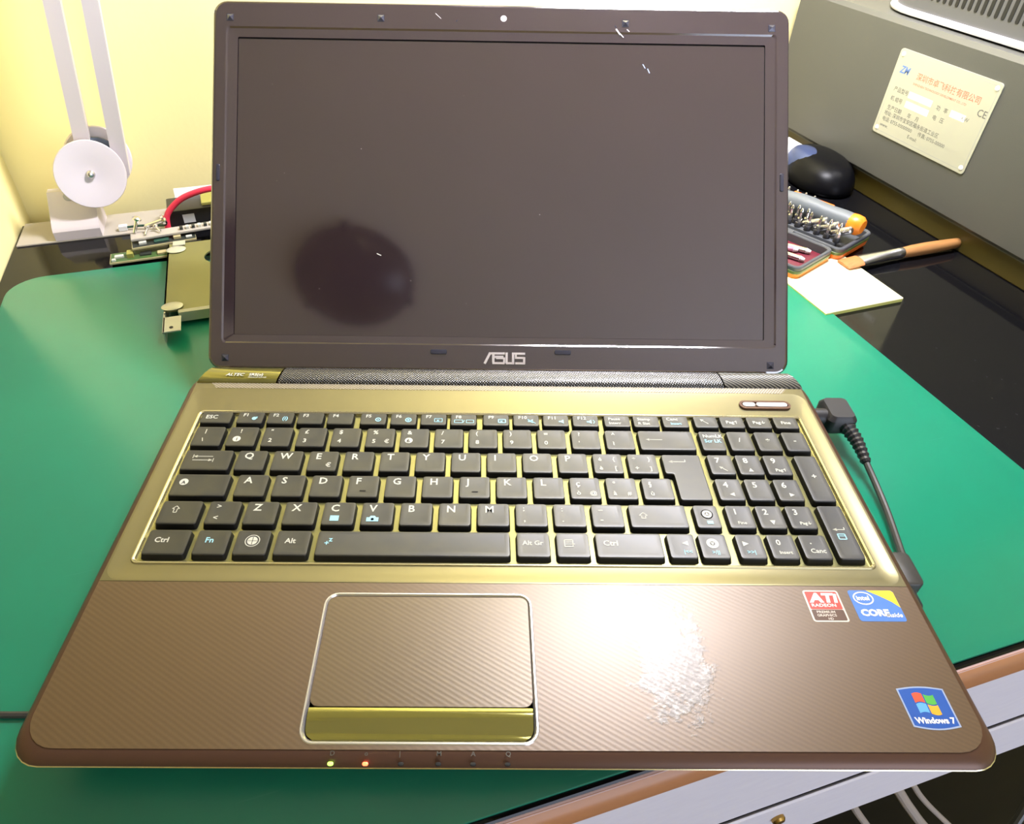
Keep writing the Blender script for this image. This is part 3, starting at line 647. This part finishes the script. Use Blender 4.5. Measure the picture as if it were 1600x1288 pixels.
# logo: the five strokes of the word
lg = MB()
def stroke(pts, wd):
    for (a, b_), (c, d) in zip(pts, pts[1:]):
        v = Vector((c-a, d-b_)); n_ = Vector((-v.y, v.x)).normalized()*wd/2; e = v.normalized()*wd*.0
        q = [(a-n_.x-e.x, b_-n_.y-e.y), (c-n_.x+e.x, d-n_.y+e.y), (c+n_.x+e.x, d+n_.y+e.y), (a+n_.x-e.x, b_+n_.y-e.y)]
        lg.prism(q, .1, .6, 'logo_silver')
X, Y, Hh = -10.0, 3.2, 7.6
def st(l, wd=1.35): stroke([(X+a, Y+b_) for a, b_ in l], wd)
# A (no crossbar)
st([(0.4, .2), (4.0, Hh-.2)], 1.6); st([(3.4, Hh-.65), (13.4, Hh-.65)]); st([(6.0, Hh-1), (6.0, 1.2)], 1.6)
# S
st([(7.2, 4.9), (12.6, 4.9)], 1.1); st([(7.2, 5.4), (7.2, 3.9)], 1.1); st([(7.8, 3.9), (12.6, 3.9)], 1.2); st([(13.0, 4.4), (13.0, .6)], 1.2); st([(5.4, .65), (13.4, .65)], 1.3)
# U
st([(14.6, Hh), (14.6, .6)], 1.5); st([(14.2, .65), (19.6, .65)], 1.3); st([(18.8, Hh), (18.8, .4)], 1.5)
# S
st([(19.4, Hh-.65), (26.6, Hh-.65)]); st([(20.6, Hh-1), (20.6, 3.6)], 1.2); st([(20.4, 4.2), (26.0, 4.2)], 1.3); st([(26.0, 4.7), (26.0, .3)], 1.4); st([(20.2, .65), (26.6, .65)], 1.3)
lg.build('logo', lid, label='raised silver letters', angle=10)
# chips of worn paint on the bezel and dust on the screen
sc = MB()
for (x, t, l, wd, an) in ((75.5, 221.5, 4.6, .9, 2.2), (78, 219, 3.0, .5, 2.3), (82, 222.5, 2.2, .5, 2.4), (73.8, 225, 1.8, .5, 2.1), (-42, 230, 5, .25, 2.4), (-30, 227, 1.6, .5, .8)):
    sc.box(-l/2, l/2, -wd/2, wd/2, 0.06, .12, 'rubber_gloss' if l < 2 else 'cam_lens', M=Matrix.Translation((x, t, 0)) @ Matrix.Rotation(an, 4, 'Z'))
sc.build('paint_chip', lid, label='small pale chips near the top edge', kind='stuff')
sc = MB()
for _ in range(9):
    x, t = random.uniform(-165, 165), random.uniform(30, 210)
    r = random.uniform(.12, .28); sc.prism([(x+a, t+b_) for a, b_ in circ(0, 0, r, 6)], -1.74, -1.70, 'cam_lens')
for (x, t, an) in ((93, 200, 2.1), (96, 197, 2.0), (-79, 74, 2.7)):
    sc.box(-1.6, 1.6, -.3, .3, -1.74, -1.70, 'print_white' if x < 0 else 'st_edge', M=Matrix.Translation((x, t, 0)) @ Matrix.Rotation(an, 4, 'Z'))
sc.build('dust', lid, kind='stuff', label='pale specks on the dark screen')

# ------------------------------------------------------------------ power cable and side plug
pc = thing('power_cable', 'black right angle power plug with ribbed boot and thin cable beside the laptop', 'cable', (0, 0, 0), -A17)
pg = MB().tube([(189.4, -44.5, 19), (196, -44.5, 19), (202, -44.5, 18.5)], [5, 5.2, 5.6], 'rubber_black', 16)
pg.loft([[(x, y, z) for x, y in l] for l, z in ((rr(199, 214, -52, -33, 3, 4), 12), (rr(197.5, 215.5, -53.5, -31.5, 4, 4), 14), (rr(197.5, 215.5, -53.5, -31.5, 4, 4), 22), (rr(199.5, 213.5, -51.5, -33.5, 3, 4), 25))], 'rubber_black')
pg.build('plug', pc)
bt = MB(); path = bez([(209, -50, 18.5), (213, -62, 15), (214.5, -76, 11)], 9); rs = []
for i in range(len(path)): rs.append((5.2-2.3*i/len(path))*(1.0 if i % 2 else .80))
bt.tube(path, rs, 'rubber_black', 14).build('ribbed_boot', pc, angle=20)
MB().tube(bez([(214.5, -75, 11), (215.2, -90, 8), (214.2, -110, 6), (210.5, -132, 6), (206, -150, 8), (200, -162, 10)], 8), 1.9, 'cord_grey', 10).build('cord', pc)
o = thing('side_plug', 'small dark grey plug in the right side of the laptop beside the stickers', 'plug', (0, 0, 0), -A17)
MB().rbox(190.6, 201.5, -169, -149, 11, 21.5, 3, 1.2, 'cord_grey').build('plug_body', o)
MB().rbox(190.3, 196, -181, -168.5, 12, 20, 2.5, 1, 'rubber_black').build('plug_tip', o)

# ------------------------------------------------------------------ desk lamp
lp = thing('desk_lamp', 'white articulated desk lamp with two flat arms and a round joint', 'lamp', (-292, 318, 1.6))
bs = MB()
def bl(w0, w1, y, z): return [(x, y, z) for x in (w0, w1)]
prof2 = [(-13, 0), (-13.5, 8), (-12, 11), (14, 33), (22, 33), (26, 26), (26, 0)]
bs.loft([[(x, y, z) for y, z in prof2] for x in (-19, -17.5, 17.5, 19)], 'lamp_white')
bso = bs.build('base', lp, angle=30)
MB().lathe([(4, 0), (4, .5)], 'plate_grey', 20, M=Matrix.Translation((-1, 9.5, 29.6)) @ Matrix.Rotation(math.radians(40), 4, 'X') @ Matrix.Scale(1.3, 4, (1, 0, 0))).build('badge', bso, label='small grey oval mark')
MB().tube([(6, 14, 30), (12, 13, 42)], [9, 8], 'lamp_shadow', 16).build('neck', lp)
dm = Matrix.Translation((25, -4, 52)) @ Matrix.Rotation(math.radians(12), 4, 'Z') @ Matrix.Rotation(math.radians(78), 4, 'X')
dsc = MB().lathe([(26.5, -3.5), (28, -1), (27.4, .6), (24, .5), (12, -.8), (4, -1.6), (1, -1.8)], 'lamp_white', 40, M=dm).build('joint_disc', lp)
MB().lathe([(3.6, -2), (3.4, 1.2), (2.2, 2.6), (.4, 3)], 'steel', 16, M=dm).build('joint_screw', dsc, label='steel screw')
dm2 = Matrix.Translation((30, 21, 56)) @ Matrix.Rotation(math.radians(12), 4, 'Z') @ Matrix.Rotation(math.radians(78), 4, 'X')
MB().lathe([(25, -2), (27, 0), (26, 1.4), (2, 1.4)], 'lamp_white', 40, M=dm2).build('joint_disc', lp)
MB().lathe([(18, -8), (18, 2)], 'joint_dark', 24, M=dm2 @ Matrix.Translation((0, 0, 7))).build('joint_core', lp, label='dark inner part of the joint')
def arm(p0, p1, w, d, name='arm'):
    p0, p1 = Vector(p0), Vector(p1); t = (p1-p0).normalized(); a = Vector((1, 0, 0)); a = (a-t*a.dot(t)).normalized(); b_ = t.cross(a)
    q = lambda p: [tuple(p+a*x+b_*y) for x, y in ((-w/2, -d/2), (w/2, -d/2), (w/2, d/2), (-w/2, d/2))]
    mb = MB().loft([q(p0), q(p1)], 'lamp_white')
    return mb.build(name, lp, angle=20)
arm((22, 15, 60), (68, 17, 420), 12, 9); arm((47, 14, 44), (94, 16, 420), 12, 9)
MB().rbox(52, 108, 2, 26, 408, 446, 8, 2, 'lamp_white').build('elbow', lp)
hx, hy, hz = HEAD.x+292, HEAD.y-318, HEAD.z-1.6
arm((80, 14, 430), (hx-90, hy, hz+52), 10, 8); arm((90, 14, 444), (hx-85, hy, hz+68), 10, 8)
hm_ = Matrix.Translation((hx, hy, hz)) @ Matrix.Rotation(TILT, 4, 'X')
hl = lambda i, z: [(x, y, z) for x, y in rr(-145+i, 145-i, -56+i, 56-i, max(14-i*.4, 2), 5)]
MB().loft([hl(3, -2), hl(0, -3), hl(-.5, 2), hl(6, 22), hl(22, 36), hl(40, 40)], 'lamp_white', M=hm_, c0=False).build('shade', lp)
MB().loft([hl(3, -1), hl(4, 0)], 'lamp_glow', M=hm_, c0=False).build('diffuser', lp, label='glowing white panel')
MB().tube([(hx-88, hy, hz+62), (hx-60, hy, hz+34)], 9, 'lamp_white', 14).build('head_joint', lp)

# ------------------------------------------------------------------ machine box on the right
mc = thing('rework_machine', 'large dark grey machine box with silver rating plate, right of the laptop', 'machine', (453, 0, 0))
MB().loft([[(x, y, z) for y in (-120, 370)] for x, z in ((4, 21), (0, 25), (0, 152), (3, 156), (380, 158), (380, 21))], 'machine_grey', closed=False, c0=False, c1=False).prism(
    [(4, -119.9), (380, -119.9), (380, -120), (4, -120)], 21, 156, 'machine_grey').box(2, 378, 366, 370, 22, 156, 'machine_grey').box(4, 380, -120, 370, 20, 22, 'machine_grey').build('housing', mc, angle=30)
MB().box(6, 370, -110, 360, .05, 20.5, 'olive_reflection', b=.8).build('added_plinth', mc, label='added base block painted in the olive of a wall reflection')  # added block; its olive colour paints the yellow wall's reflection in the desk
# lies on the side face: local frame u = -y world, v = up
FM = Matrix(((0, 0, -1, -.05), (-1, 0, 0, 0), (0, 1, 0, 0), (0, 0, 0, 1)))
pl_ = MB().prism(rr(-213, -99, 62, 136, 3, 4), 0, .9, 'plate_silver', M=FM)
plate_o = pl_.build('rating_plate', mc, label='silver plate with red and grey writing')
ink = MB()
def ptx(s, u, v_, sz, c, **k): ink.text(s, u, v_, sz, c, z=.97, M=FM, **k)
ptx('ZM', -206, 117, 8.5, 'plate_blue', bold=.03, shear=.2, sx=.9)
ptx('\u6df1\u5733\u5e02\u5353\u98de\u79d1\u6280\u6709\u9650\u516c\u53f8', -185, 116.5, 6.6, 'plate_red', bold=.01)
ptx('SHENZHEN TECHNOLOGY DEVELOPMENT CO., LTD', -186, 111.5, 2.6, 'plate_red', bold=.005)
ptx('CE', -111.5, 108, 8, 'plate_ink', bold=.01)
for i, (a_, b2) in enumerate((('\u4ea7\u54c1\u578b\u53f7', '\u529f   \u7387            KW'), ('\u673a \u7f16\u53f7', '\u7535   \u538b'), ('\u751f\u4ea7\u65e5\u671f      \u5e74    \u6708', ''))):
    ptx(a_, -205, 101.5-8.2*i, 4.6, 'plate_ink', bold=.004); ptx(b2, -152, 100.5-8.2*i, 4.6, 'plate_ink', bold=.004)
for i, t_ in enumerate(('\u5730\u5740: \u6df1\u5733\u5e02\u5b9d\u5b89\u533a\u798f\u6c38\u8857\u9053\u5de5\u4e1a\u533a', '\u7535\u8bdd: 0755-00000000      \u4f20\u771f: 0755-00000', 'www.                     E-mail:')):
    ptx(t_, -206, 80-5.4*i, 4.4, 'plate_ink', bold=.004)
for i in range(2): ink.box(-186, -158, 100.2-8.2*i, 105.6-8.2*i, .9, .95, 'plate_pale', M=FM)
ink.box(-136, -120, 99.4, 104.8, .9, .95, 'plate_pale', M=FM)
for a_ in ((-210.6, -101.4, 133.2, 133.5), (-210.6, -101.4, 64.6, 64.9), (-210.6, -210.3, 64.6, 133.5), (-101.7, -101.4, 64.6, 133.5)): ink.box(*a_, .9, .95, 'plate_grey', M=FM)
ink.build('print', plate_o, angle=10)
for u, v_ in ((-208.5, 131.5), (-103.5, 131.5), (-208.5, 66.5), (-103.5, 66.5)):
    MB().lathe([(2.2, .8), (2.2, 1.1), (1.4, 1.5), (.3, 1.6)], 'plate_pale', 14, M=FM @ Matrix.Translation((u, v_, 0))).build('rivet', plate_o)
# tall hood on top, standing in a white trim ring, vertical vent slots in its side
def podloop(i, z, r=56): return [(x, y, z) for x, y in rr(15+i, 330-i, -90+i, 288-i, max(r-i*.5, 2), 10)]
pod = MB().loft([podloop(0, 157.5), podloop(0, 300), podloop(1, 440), podloop(6, 452), podloop(14, 458)], 'pod_grey', c0=True, c1=True)
pdo = pod.build('vent_hood', mc, angle=30, label='tall dark hood with a row of vertical vent slots')
MB().loft([podloop(-1, 157.2), podloop(-3.4, 157.9), podloop(-4, 159.6), podloop(-3.2, 161.6), podloop(-1.6, 162.6), podloop(.4, 162.4), podloop(1.4, 159)], 'trim_white', c0=False, c1=False).build('trim_ring', mc, label='shiny white trim ring')
SM = Matrix(((0, 0, -1, 15.4), (-1, 0, 0, 0), (0, 1, 0, 0), (0, 0, 0, 1)))
for k in range(44):
    y = 229-6.9*k
    MB().prism(rr(-y-1.7, -y+1.7, 172.5, 262, 1.6, 3), 0, .8, 'slot_black', M=SM).build('vent_slot', pdo)

# ------------------------------------------------------------------ white box and mouse behind the tool case
o = thing('small_white_box', 'small white box behind the right edge of the laptop screen', 'box', (425, 293, 0))
MB().rbox(-26, 12, -16, 14, .1, 24, 1.5, .8, 'box_white').build('carton', o); MB().box(-25, 11, -15, 13, 24.05, 24.4, 'frame_white').build('flap', o)
o = thing('computer_mouse', 'black computer mouse with a blue sheen behind the tool case', 'mouse', (434, 246, 0), math.radians(-12))
mm = MB(); Lp = []
for k in range(9):
    t = k/8; z = [0.1, 2, 6, 12, 18, 23, 26.5, 28.6, 29.4][k]; s_ = [.90, 1, 1.03, 1.0, .93, .82, .66, .42, .1][k]
    Lp.append([(31*s_*math.cos(a_*math.pi/14)*(1-.06*math.sin(a_*math.pi/14)), 48*s_*math.sin(a_*math.pi/14)-2+4*t, z) for a_ in range(28)])
mm.loft(Lp, 'mouse_black'); mm.build('shell', o, angle=80)
MB().loft([[(x*.62-10.5, y*.62+10, z+.35) for x, y, z in l] for l in Lp[3:]], 'mouse_sheen', c0=False).build('painted_sheen', o, angle=80, label='bluish lamp sheen painted on the top')  # blue patch paints the lamp's sheen onto the black shell
MB().lathe([(4.5, -3), (5.5, -1), (5.5, 1), (4.5, 3)], 'rubber_black', 18, M=Matrix.Translation((0, -30, 19)) @ Matrix.Rotation(math.pi/2, 4, 'Y')).build('scroll_wheel', o)

# ------------------------------------------------------------------ tool case (open) : local x = to the right/front of the tray, y = along the row
ca = math.radians(23)
tc = thing('bit_case', 'open orange and dark grey tool case holding screwdriver bits, right of the laptop screen', 'tool case', (347, 80, 0), ca)
def tray(x0, x1, y0, y1, body, mid_, inner, name, lab):
    mb = MB(); q = lambda i, z, r=6: [(x, y, z) for x, y in rr(x0+i, x1-i, y0+i, y1-i, max(r-i*.6, 1), 5)]
    mb.loft([q(2.5, .1), q(.6, 2), q(0, 7)], body, c1=False)
    mb.loft([q(0, 7), q(-.4, 7.4), q(-.4, 9.6), q(0, 10)], mid_, c0=False, c1=False)
    mb.loft([q(0, 10), q(-.2, 12.8), q(.4, 13.6), q(2.4, 13.6), q(3.0, 12.8), q(3.2, 6)], inner, c0=False, c1=True)
    return mb.build(name, tc, angle=30, label=lab)
tray(-8, 48, 9, 150, 'orange_plastic', 'case_green', 'case_grey', 'base_tray', 'tray with the bits and driver')
lidt = tray(-66, -10, 14, 150, 'amber_plastic', 'case_green', 'case_grey', 'lid_tray', 'empty open half')
MB().rbox(-62, -14, 19, 146, 6, 6.6, 3, .1, 'case_red').build('lid_lining', lidt, label='dark red lining')
for y in (60, 110): MB().tube([(-9.2, y-6, 12), (-9.2, y+6, 12)], 2.2, 'case_grey', 10).build('hinge', tc)
for (y0, y1, x0, x1) in ((20, 146, 2, 8), (40, 146, 33, 39)): MB().rbox(x0, x1, y0, y1, 6, 12.6, 1, .4, 'case_grey').build('bit_holder', tc)
def bitlocal(x, y, z, M=None):
    p_ = Matrix.Translation((347, 80, 0)) @ Matrix.Rotation(ca, 4, 'Z') @ Vector((x, y, z)); return p_
hexp = lambda r, z: [(r*math.cos(k*math.pi/3), r*math.sin(k*math.pi/3), z) for k in range(6)]
b0 = MB().loft([hexp(2.1, -3), hexp(2.1, 4), hexp(1.4, 5.2)], 'steel').lathe([(1.2, 5), (1.2, 9.5), (1.6, 10.5), (.9, 13), (.3, 13.6)], 'steel', 10)
bit_proto = None
def put_bit(x, y, z, label, grp):
    global bit_proto
    p_ = bitlocal(x, y, z)
    if bit_proto is None:
        o_ = thing('screwdriver_bit', label, 'screwdriver bit', (0, 0, 0)); b0.build('shank', o_, angle=20)
        MB().lathe([(2.9, -4), (2.9, -.5), (2.5, .3)], 'rubber_black', 12, c1=True).build('socket_ring', o_); bit_proto = o_
    else:
        o_ = bit_proto.copy(); COL.objects.link(o_)
        for ch in bit_proto.children: c_ = ch.copy(); COL.objects.link(c_); c_.parent = o_
    o_.location = (p_.x*MM, p_.y*MM, (p_.z+TZ)*MM); o_.rotation_euler = (0, 0, random.random()); o_['label'] = label; o_['group'] = grp
ORD = ['nearest', 'second', 'third', 'fourth', 'fifth', 'sixth', 'seventh', 'eighth', 'ninth', 'tenth']
for k in range(6): put_bit(5, 21+9.4*k, 16.6, 'small steel bit, %s from the near end of the front row in the tool case' % ORD[k], 'bits in the front row of the tool case')
for k in range(4): put_bit(38, 66+8.8*k, 16.6, 'small steel bit behind the driver handle, %s from the near end of that row' % ORD[k], 'bits in the back row of the tool case')
for k in range(3): put_bit(12.4, 56+9.4*k, 15.2, 'small steel bit beside the driver handle, %s from the near end' % ORD[k], 'bits in the middle row of the tool case')
for i, (y, x) in enumerate(((24, 11.5), (36, 11.5), (47, 11.5))):
    p_ = bitlocal(x, y, 19)
    o_ = thing('socket_tip', ['steel socket nearest the orange handle end', 'steel socket second from the orange handle end', 'steel socket third from the orange handle end'][i], 'socket', (p_.x, p_.y, p_.z), ca)
    mm_ = Matrix.Rotation(math.radians(62), 4, 'X')
    MB().lathe([(2.2, 12), (3.4, 11), (3.6, -3), (3.6, -10), (2.6, -10), (2.4, -4), (.5, -4)], 'steel', 18, M=mm_).build('barrel', o_, angle=40)
    MB().lathe([(2.5, -6), (.5, -6)], 'slot_black', 12, M=mm_ @ Matrix.Translation((0, 0, -2.2))).build('bore', o_)
# driver
p_ = bitlocal(25, 16, 24)
dr = thing('screwdriver', 'precision screwdriver with dark grey handle and round orange end lying in the tool case', 'screwdriver', (p_.x, p_.y, p_.z), ca)
dM = Matrix.Rotation(math.radians(-90), 4, 'X') @ Matrix.Rotation(0, 4, 'Z')
MB().lathe([(8.6, 6), (8.8, 14), (8.2, 30), (9.4, 46), (9.0, 58), (7.2, 72), (6, 88), (5.2, 104)], 'handle_grey', 20, M=dM).build('handle', dr, angle=50)
MB().lathe([(1, -6), (6.0, -5.4), (8.4, -2.5), (9.0, 3), (8.4, 8), (6.8, 11), (3, 12)], 'amber_plastic', 24, M=dM).build('end_cap', dr, label='round orange cap')
MB().box(-2.2, 2.2, 26, 66, 6.3, 8.9, 'orange_plastic', b=.8, M=Matrix.Rotation(math.radians(38), 4, 'Y')).build('grip_stripe', dr, label='orange stripe')
MB().lathe([(4.8, 104), (5.4, 107), (4.6, 112), (2, 113)], 'amber_plastic', 18, M=dM).build('collar', dr)
MB().lathe([(2.2, 112), (2.2, 132), (.8, 133)], 'steel', 12, M=dM).build('shaft', dr)
MB().box(-9, 9, 9, 15, -9, -3, 'case_grey', b=.6).build('clip', dr)
for i, (x, y, an, mtn) in enumerate(((-26, 40, .3, 'steel'), (-34, 48, .5, 'pink_metal'), (-42, 36, .2, 'steel'))):
    p_ = bitlocal(x, y, 9)
    o_ = thing('loose_bit', ['silver loose tip in the open lid half, nearest the case hinge', 'pinkish loose tip between the two silver ones in the lid half', 'silver loose tip in the open lid half, closest to the laptop'][i], 'screwdriver bit', (p_.x, p_.y, p_.z), ca+an)
    MB().tube([(0, -10, 0), (0, 6, 0), (0, 9, 0), (0, 16, 0)], [2.4, 2.4, 1.4, 1.2], mtn, 10).build('shank', o_, angle=30)
    MB().tube([(0, -13, 0), (0, -9, 0)], [1.4, 2.6], 'box_white', 10).build('tip', o_)

# ------------------------------------------------------------------ note pad and brush
o = thing('sticky_note_pad', 'pale yellow square sticky note pad lying between the mat and the brush', 'note pad', (312, 53, 0), 0)
q = [(-38.5, -36), (36.5, -34), (36, 38), (-40, 36)]
MB().prism(q, .1, 2.6, 'note_side').build('pad_block', o)
for i in range(3):
    MB().prism([(x*(1-.004*i)+.3*i, y*(1-.004*i)) for x, y in q], 2.65+.25*i, 2.8+.25*i, 'note_yellow').build('sheet', o)
o = thing('flat_brush', 'flat paintbrush with orange bristles and wooden handle lying across the note pad', 'brush', (363, 77, 6.5), math.radians(1.5))
br = MB(); 
def flat(x, w_, h_, z=0, n=14): return [(x, w_*math.cos(2*math.pi*k/n), z+h_*math.sin(2*math.pi*k/n)) for k in range(n)]
br.loft([flat(-28, 8.0, .9, -1.6), flat(-20, 8.0, 1.8, -1), flat(-10, 7.4, 2.6, -.4)], 'bristle').build('bristles', o, angle=50)
MB().loft([flat(-12, 7.6, 2.9, -.4), flat(-4, 7.0, 3.2), flat(14, 5.2, 4.2), flat(28, 4.6, 4.6), flat(29, 5.0, 5.0), flat(30.5, 4.7, 4.7), flat(32, 5.0, 5.0), flat(34, 4.6, 4.6)], 'chrome').build('ferrule', o, angle=60)
MB().loft([flat(33, 4.4, 4.4), flat(45, 5.2, 5.2), flat(60, 5.4, 5.4), flat(85, 4.8, 4.8), flat(98, 4.2, 4.2), flat(101, 3.2, 3.2), flat(102, 1, 1)], 'brush_wood').build('handle', o, angle=50)

# ------------------------------------------------------------------ left side clutter
o = thing('drive_bracket', 'olive metal drive bracket with pale screw tabs beside the left edge of the laptop screen', 'bracket', (-214, 143, 1.6), 0)
hole = [(41+12*math.cos(2*math.pi*k/24), 78+12*math.sin(2*math.pi*k/24)) for k in range(24)]
MB().plate([(0, 0), (70, 0), (70, 108), (0, 108)], [hole], 9.2, 10.4, 'bracket').build('plate', o)
MB().box(0, 1.2, -2, 108, 1, 10.4, 'bracket_light').build('side_flange', o, label='pale folded side')
MB().loft([[(x, y, z) for x in (10, 70)] for y, z in ((0, 10.4), (-2.6, 9.4), (-4, 2.5))], 'bracket_light', closed=False, c0=False, c1=False).build('front_lip', o)
MB().box(-.5, 12, -26, -6, 8.0, 9.2, 'bracket_light', b=.3).box(-.5, .7, -26, 0, 1, 9.2, 'bracket_light').build('screw_tab', o)
MB().lathe([(1.4, 9.2), (1.4, 9.5)], 'clip_dark', 12, M=Matrix.Translation((5.5, -21, 0))).build('screw_hole', o)
for x, y in ((6, 5), (7, 96)):
    MB().lathe([(1, 10.6), (5.5, 10.6), (6, 11.2), (5, 11.8), (1, 11.9)][::1], 'bracket_light', 20, M=Matrix.Translation((x, y, 0)) @ Matrix.Scale(1.3, 4, (1, 0, 0))).build('oval_tab', o, label='pale oval tab')
MB().box(4, 14, 103, 111, 10.5, 11.5, 'bracket_light', b=.3).build('rear_tab', o)
def board(label, loc, rz, l, wd, comps, side='pcb_edge', topm='pcb_green', th=1.8, tilt=0):
    o_ = thing('circuit_board', label, 'circuit board', loc, rz)
    MB().box(0, l, 0, wd, 0, th, side, b=.2).box(.6, l-.2, .6, wd-.6, th, th+.15, topm).build('substrate', o_)
    for (x, y, a_, b_, h_, mtn) in comps: MB().box(x, x+a_, y, y+b_, th+.1, th+h_, mtn, b=.2).build('component', o_)
    return o_
board('narrow circuit board with tan edge nearest the green mat, behind the metal bracket', (-262, 246, 2.2), math.radians(2), 62, 17, [(4, 6, 7, 4, 2, 'print_white'), (14, 4, 5, 8, 4, 'olive_cap'), (24, 5, 9, 6, 1.6, 'pcb_black'), (38, 3, 7, 5, 2, 'pcb_edge'), (49, 6, 8, 6, 1.6, 'pcb_black'), (2, 1, 3, 3, 2, 'print_white')])
board('small green board lying on the tan edged board', (-243, 254, 9), math.radians(6), 52, 16, [(6, 4, 6, 5, 2, 'print_white'), (18, 3, 12, 7, 1.5, 'wire_green'), (34, 4, 6, 6, 2.4, 'pcb_edge'), (44, 3, 5, 3, 1.5, 'print_white')], side='pcb_edge', topm='pcb_black')
o = board('long pale grey strip board on top of the board stack', (-243, 261, 13.6), math.radians(6), 82, 12, [(40+5*k, 3, 2.6, 4, 2.6, 'print_white' if k % 2 else 'pcb_black') for k in range(7)], side='rail_white', topm='rail_white')
def screw(label, loc, rz, ry, s_=1.):
    o_ = thing('screw', label, 'screw', loc, rz)
    M_ = Matrix.Rotation(ry, 4, 'Y') @ Matrix.Scale(s_, 4)
    MB().tube([(0, 0, -7), (0, 0, -6), (0, 0, 5)], [.4, 1.5, 1.5], 'chrome', 10, M=M_).build('shaft', o_)
    MB().lathe([(1.5, 4.6), (3.6, 5.2), (3.8, 6.6), (2.4, 7.8), (.5, 8)], 'chrome', 14, M=M_).build('head', o_)
screw('bright screw leaning on the board stack, leftmost of the loose screws', (-238, 273, 22), .4, math.radians(25), 1.0)
screw('large bright screw lying behind the board stack', (-224, 280, 19), .2, math.radians(80), 1.3)
screw('small screw in the middle of the board stack', (-230, 268, 18.6), 1.2, math.radians(60), .6)
screw('small screw nearest the metal bracket on the board stack', (-221, 270, 18.6), 2.2, math.radians(70), .6)
o = thing('wire_connector', 'dark green wire with a small white connector lying on the pale strip', 'wire', (-256, 312, 4), 0)
MB().tube(bez([(3, 0, 0), (14, -2, 1), (28, -6, 1.5), (46, -14, 3)], 6), 1.1, 'wire_green', 8).build('wire', o)
MB().box(-3.5, 3.5, -2.6, 2.6, -2.2, 2.4, 'box_white', b=.4).build('connector', o)
o = thing('black_drive', 'black drive unit with a small white label behind the left edge of the laptop screen', 'drive', (-214, 296, 1.7), math.radians(3))
MB().rbox(0, 90, 0, 30, 0, 19, 1, .6, 'drive_black').build('body', o)
MB().box(12, 22, -.15, 0, 7, 15, 'box_white', M=Matrix.Rotation(0, 4, 'Z')).build('label_patch', o, label='white paper label')
MB().box(30, 90, 4, 28, 19.1, 22, 'olive_cap', b=.4).build('top_strip', o, label='olive top strip')
o = MB().tube(bez([(-216, 290, 8), (-214, 292, 19), (-207, 293, 27), (-196, 293, 34), (-178, 292, 39), (-150, 294, 40)], 8), 2.6, 'red_cable', 12).build('red_cable', loc=(0, 0, TZ))
o['label'] = 'thick red cable arching behind the left edge of the laptop screen'; o['category'] = 'cable'
o = thing('folded_paper', 'white paper sheet leaning under the red cable', 'paper', (-208, 330, 2), 0)
MB().loft([[(x, y, z) for x in (0, 80)] for y, z in ((-6, 0), (-3, 14), (4, 24), (4.3, 24), (-2.7, 14), (-5.7, 0))], 'box_white', closed=False, c0=False, c1=False).build('sheet', o)
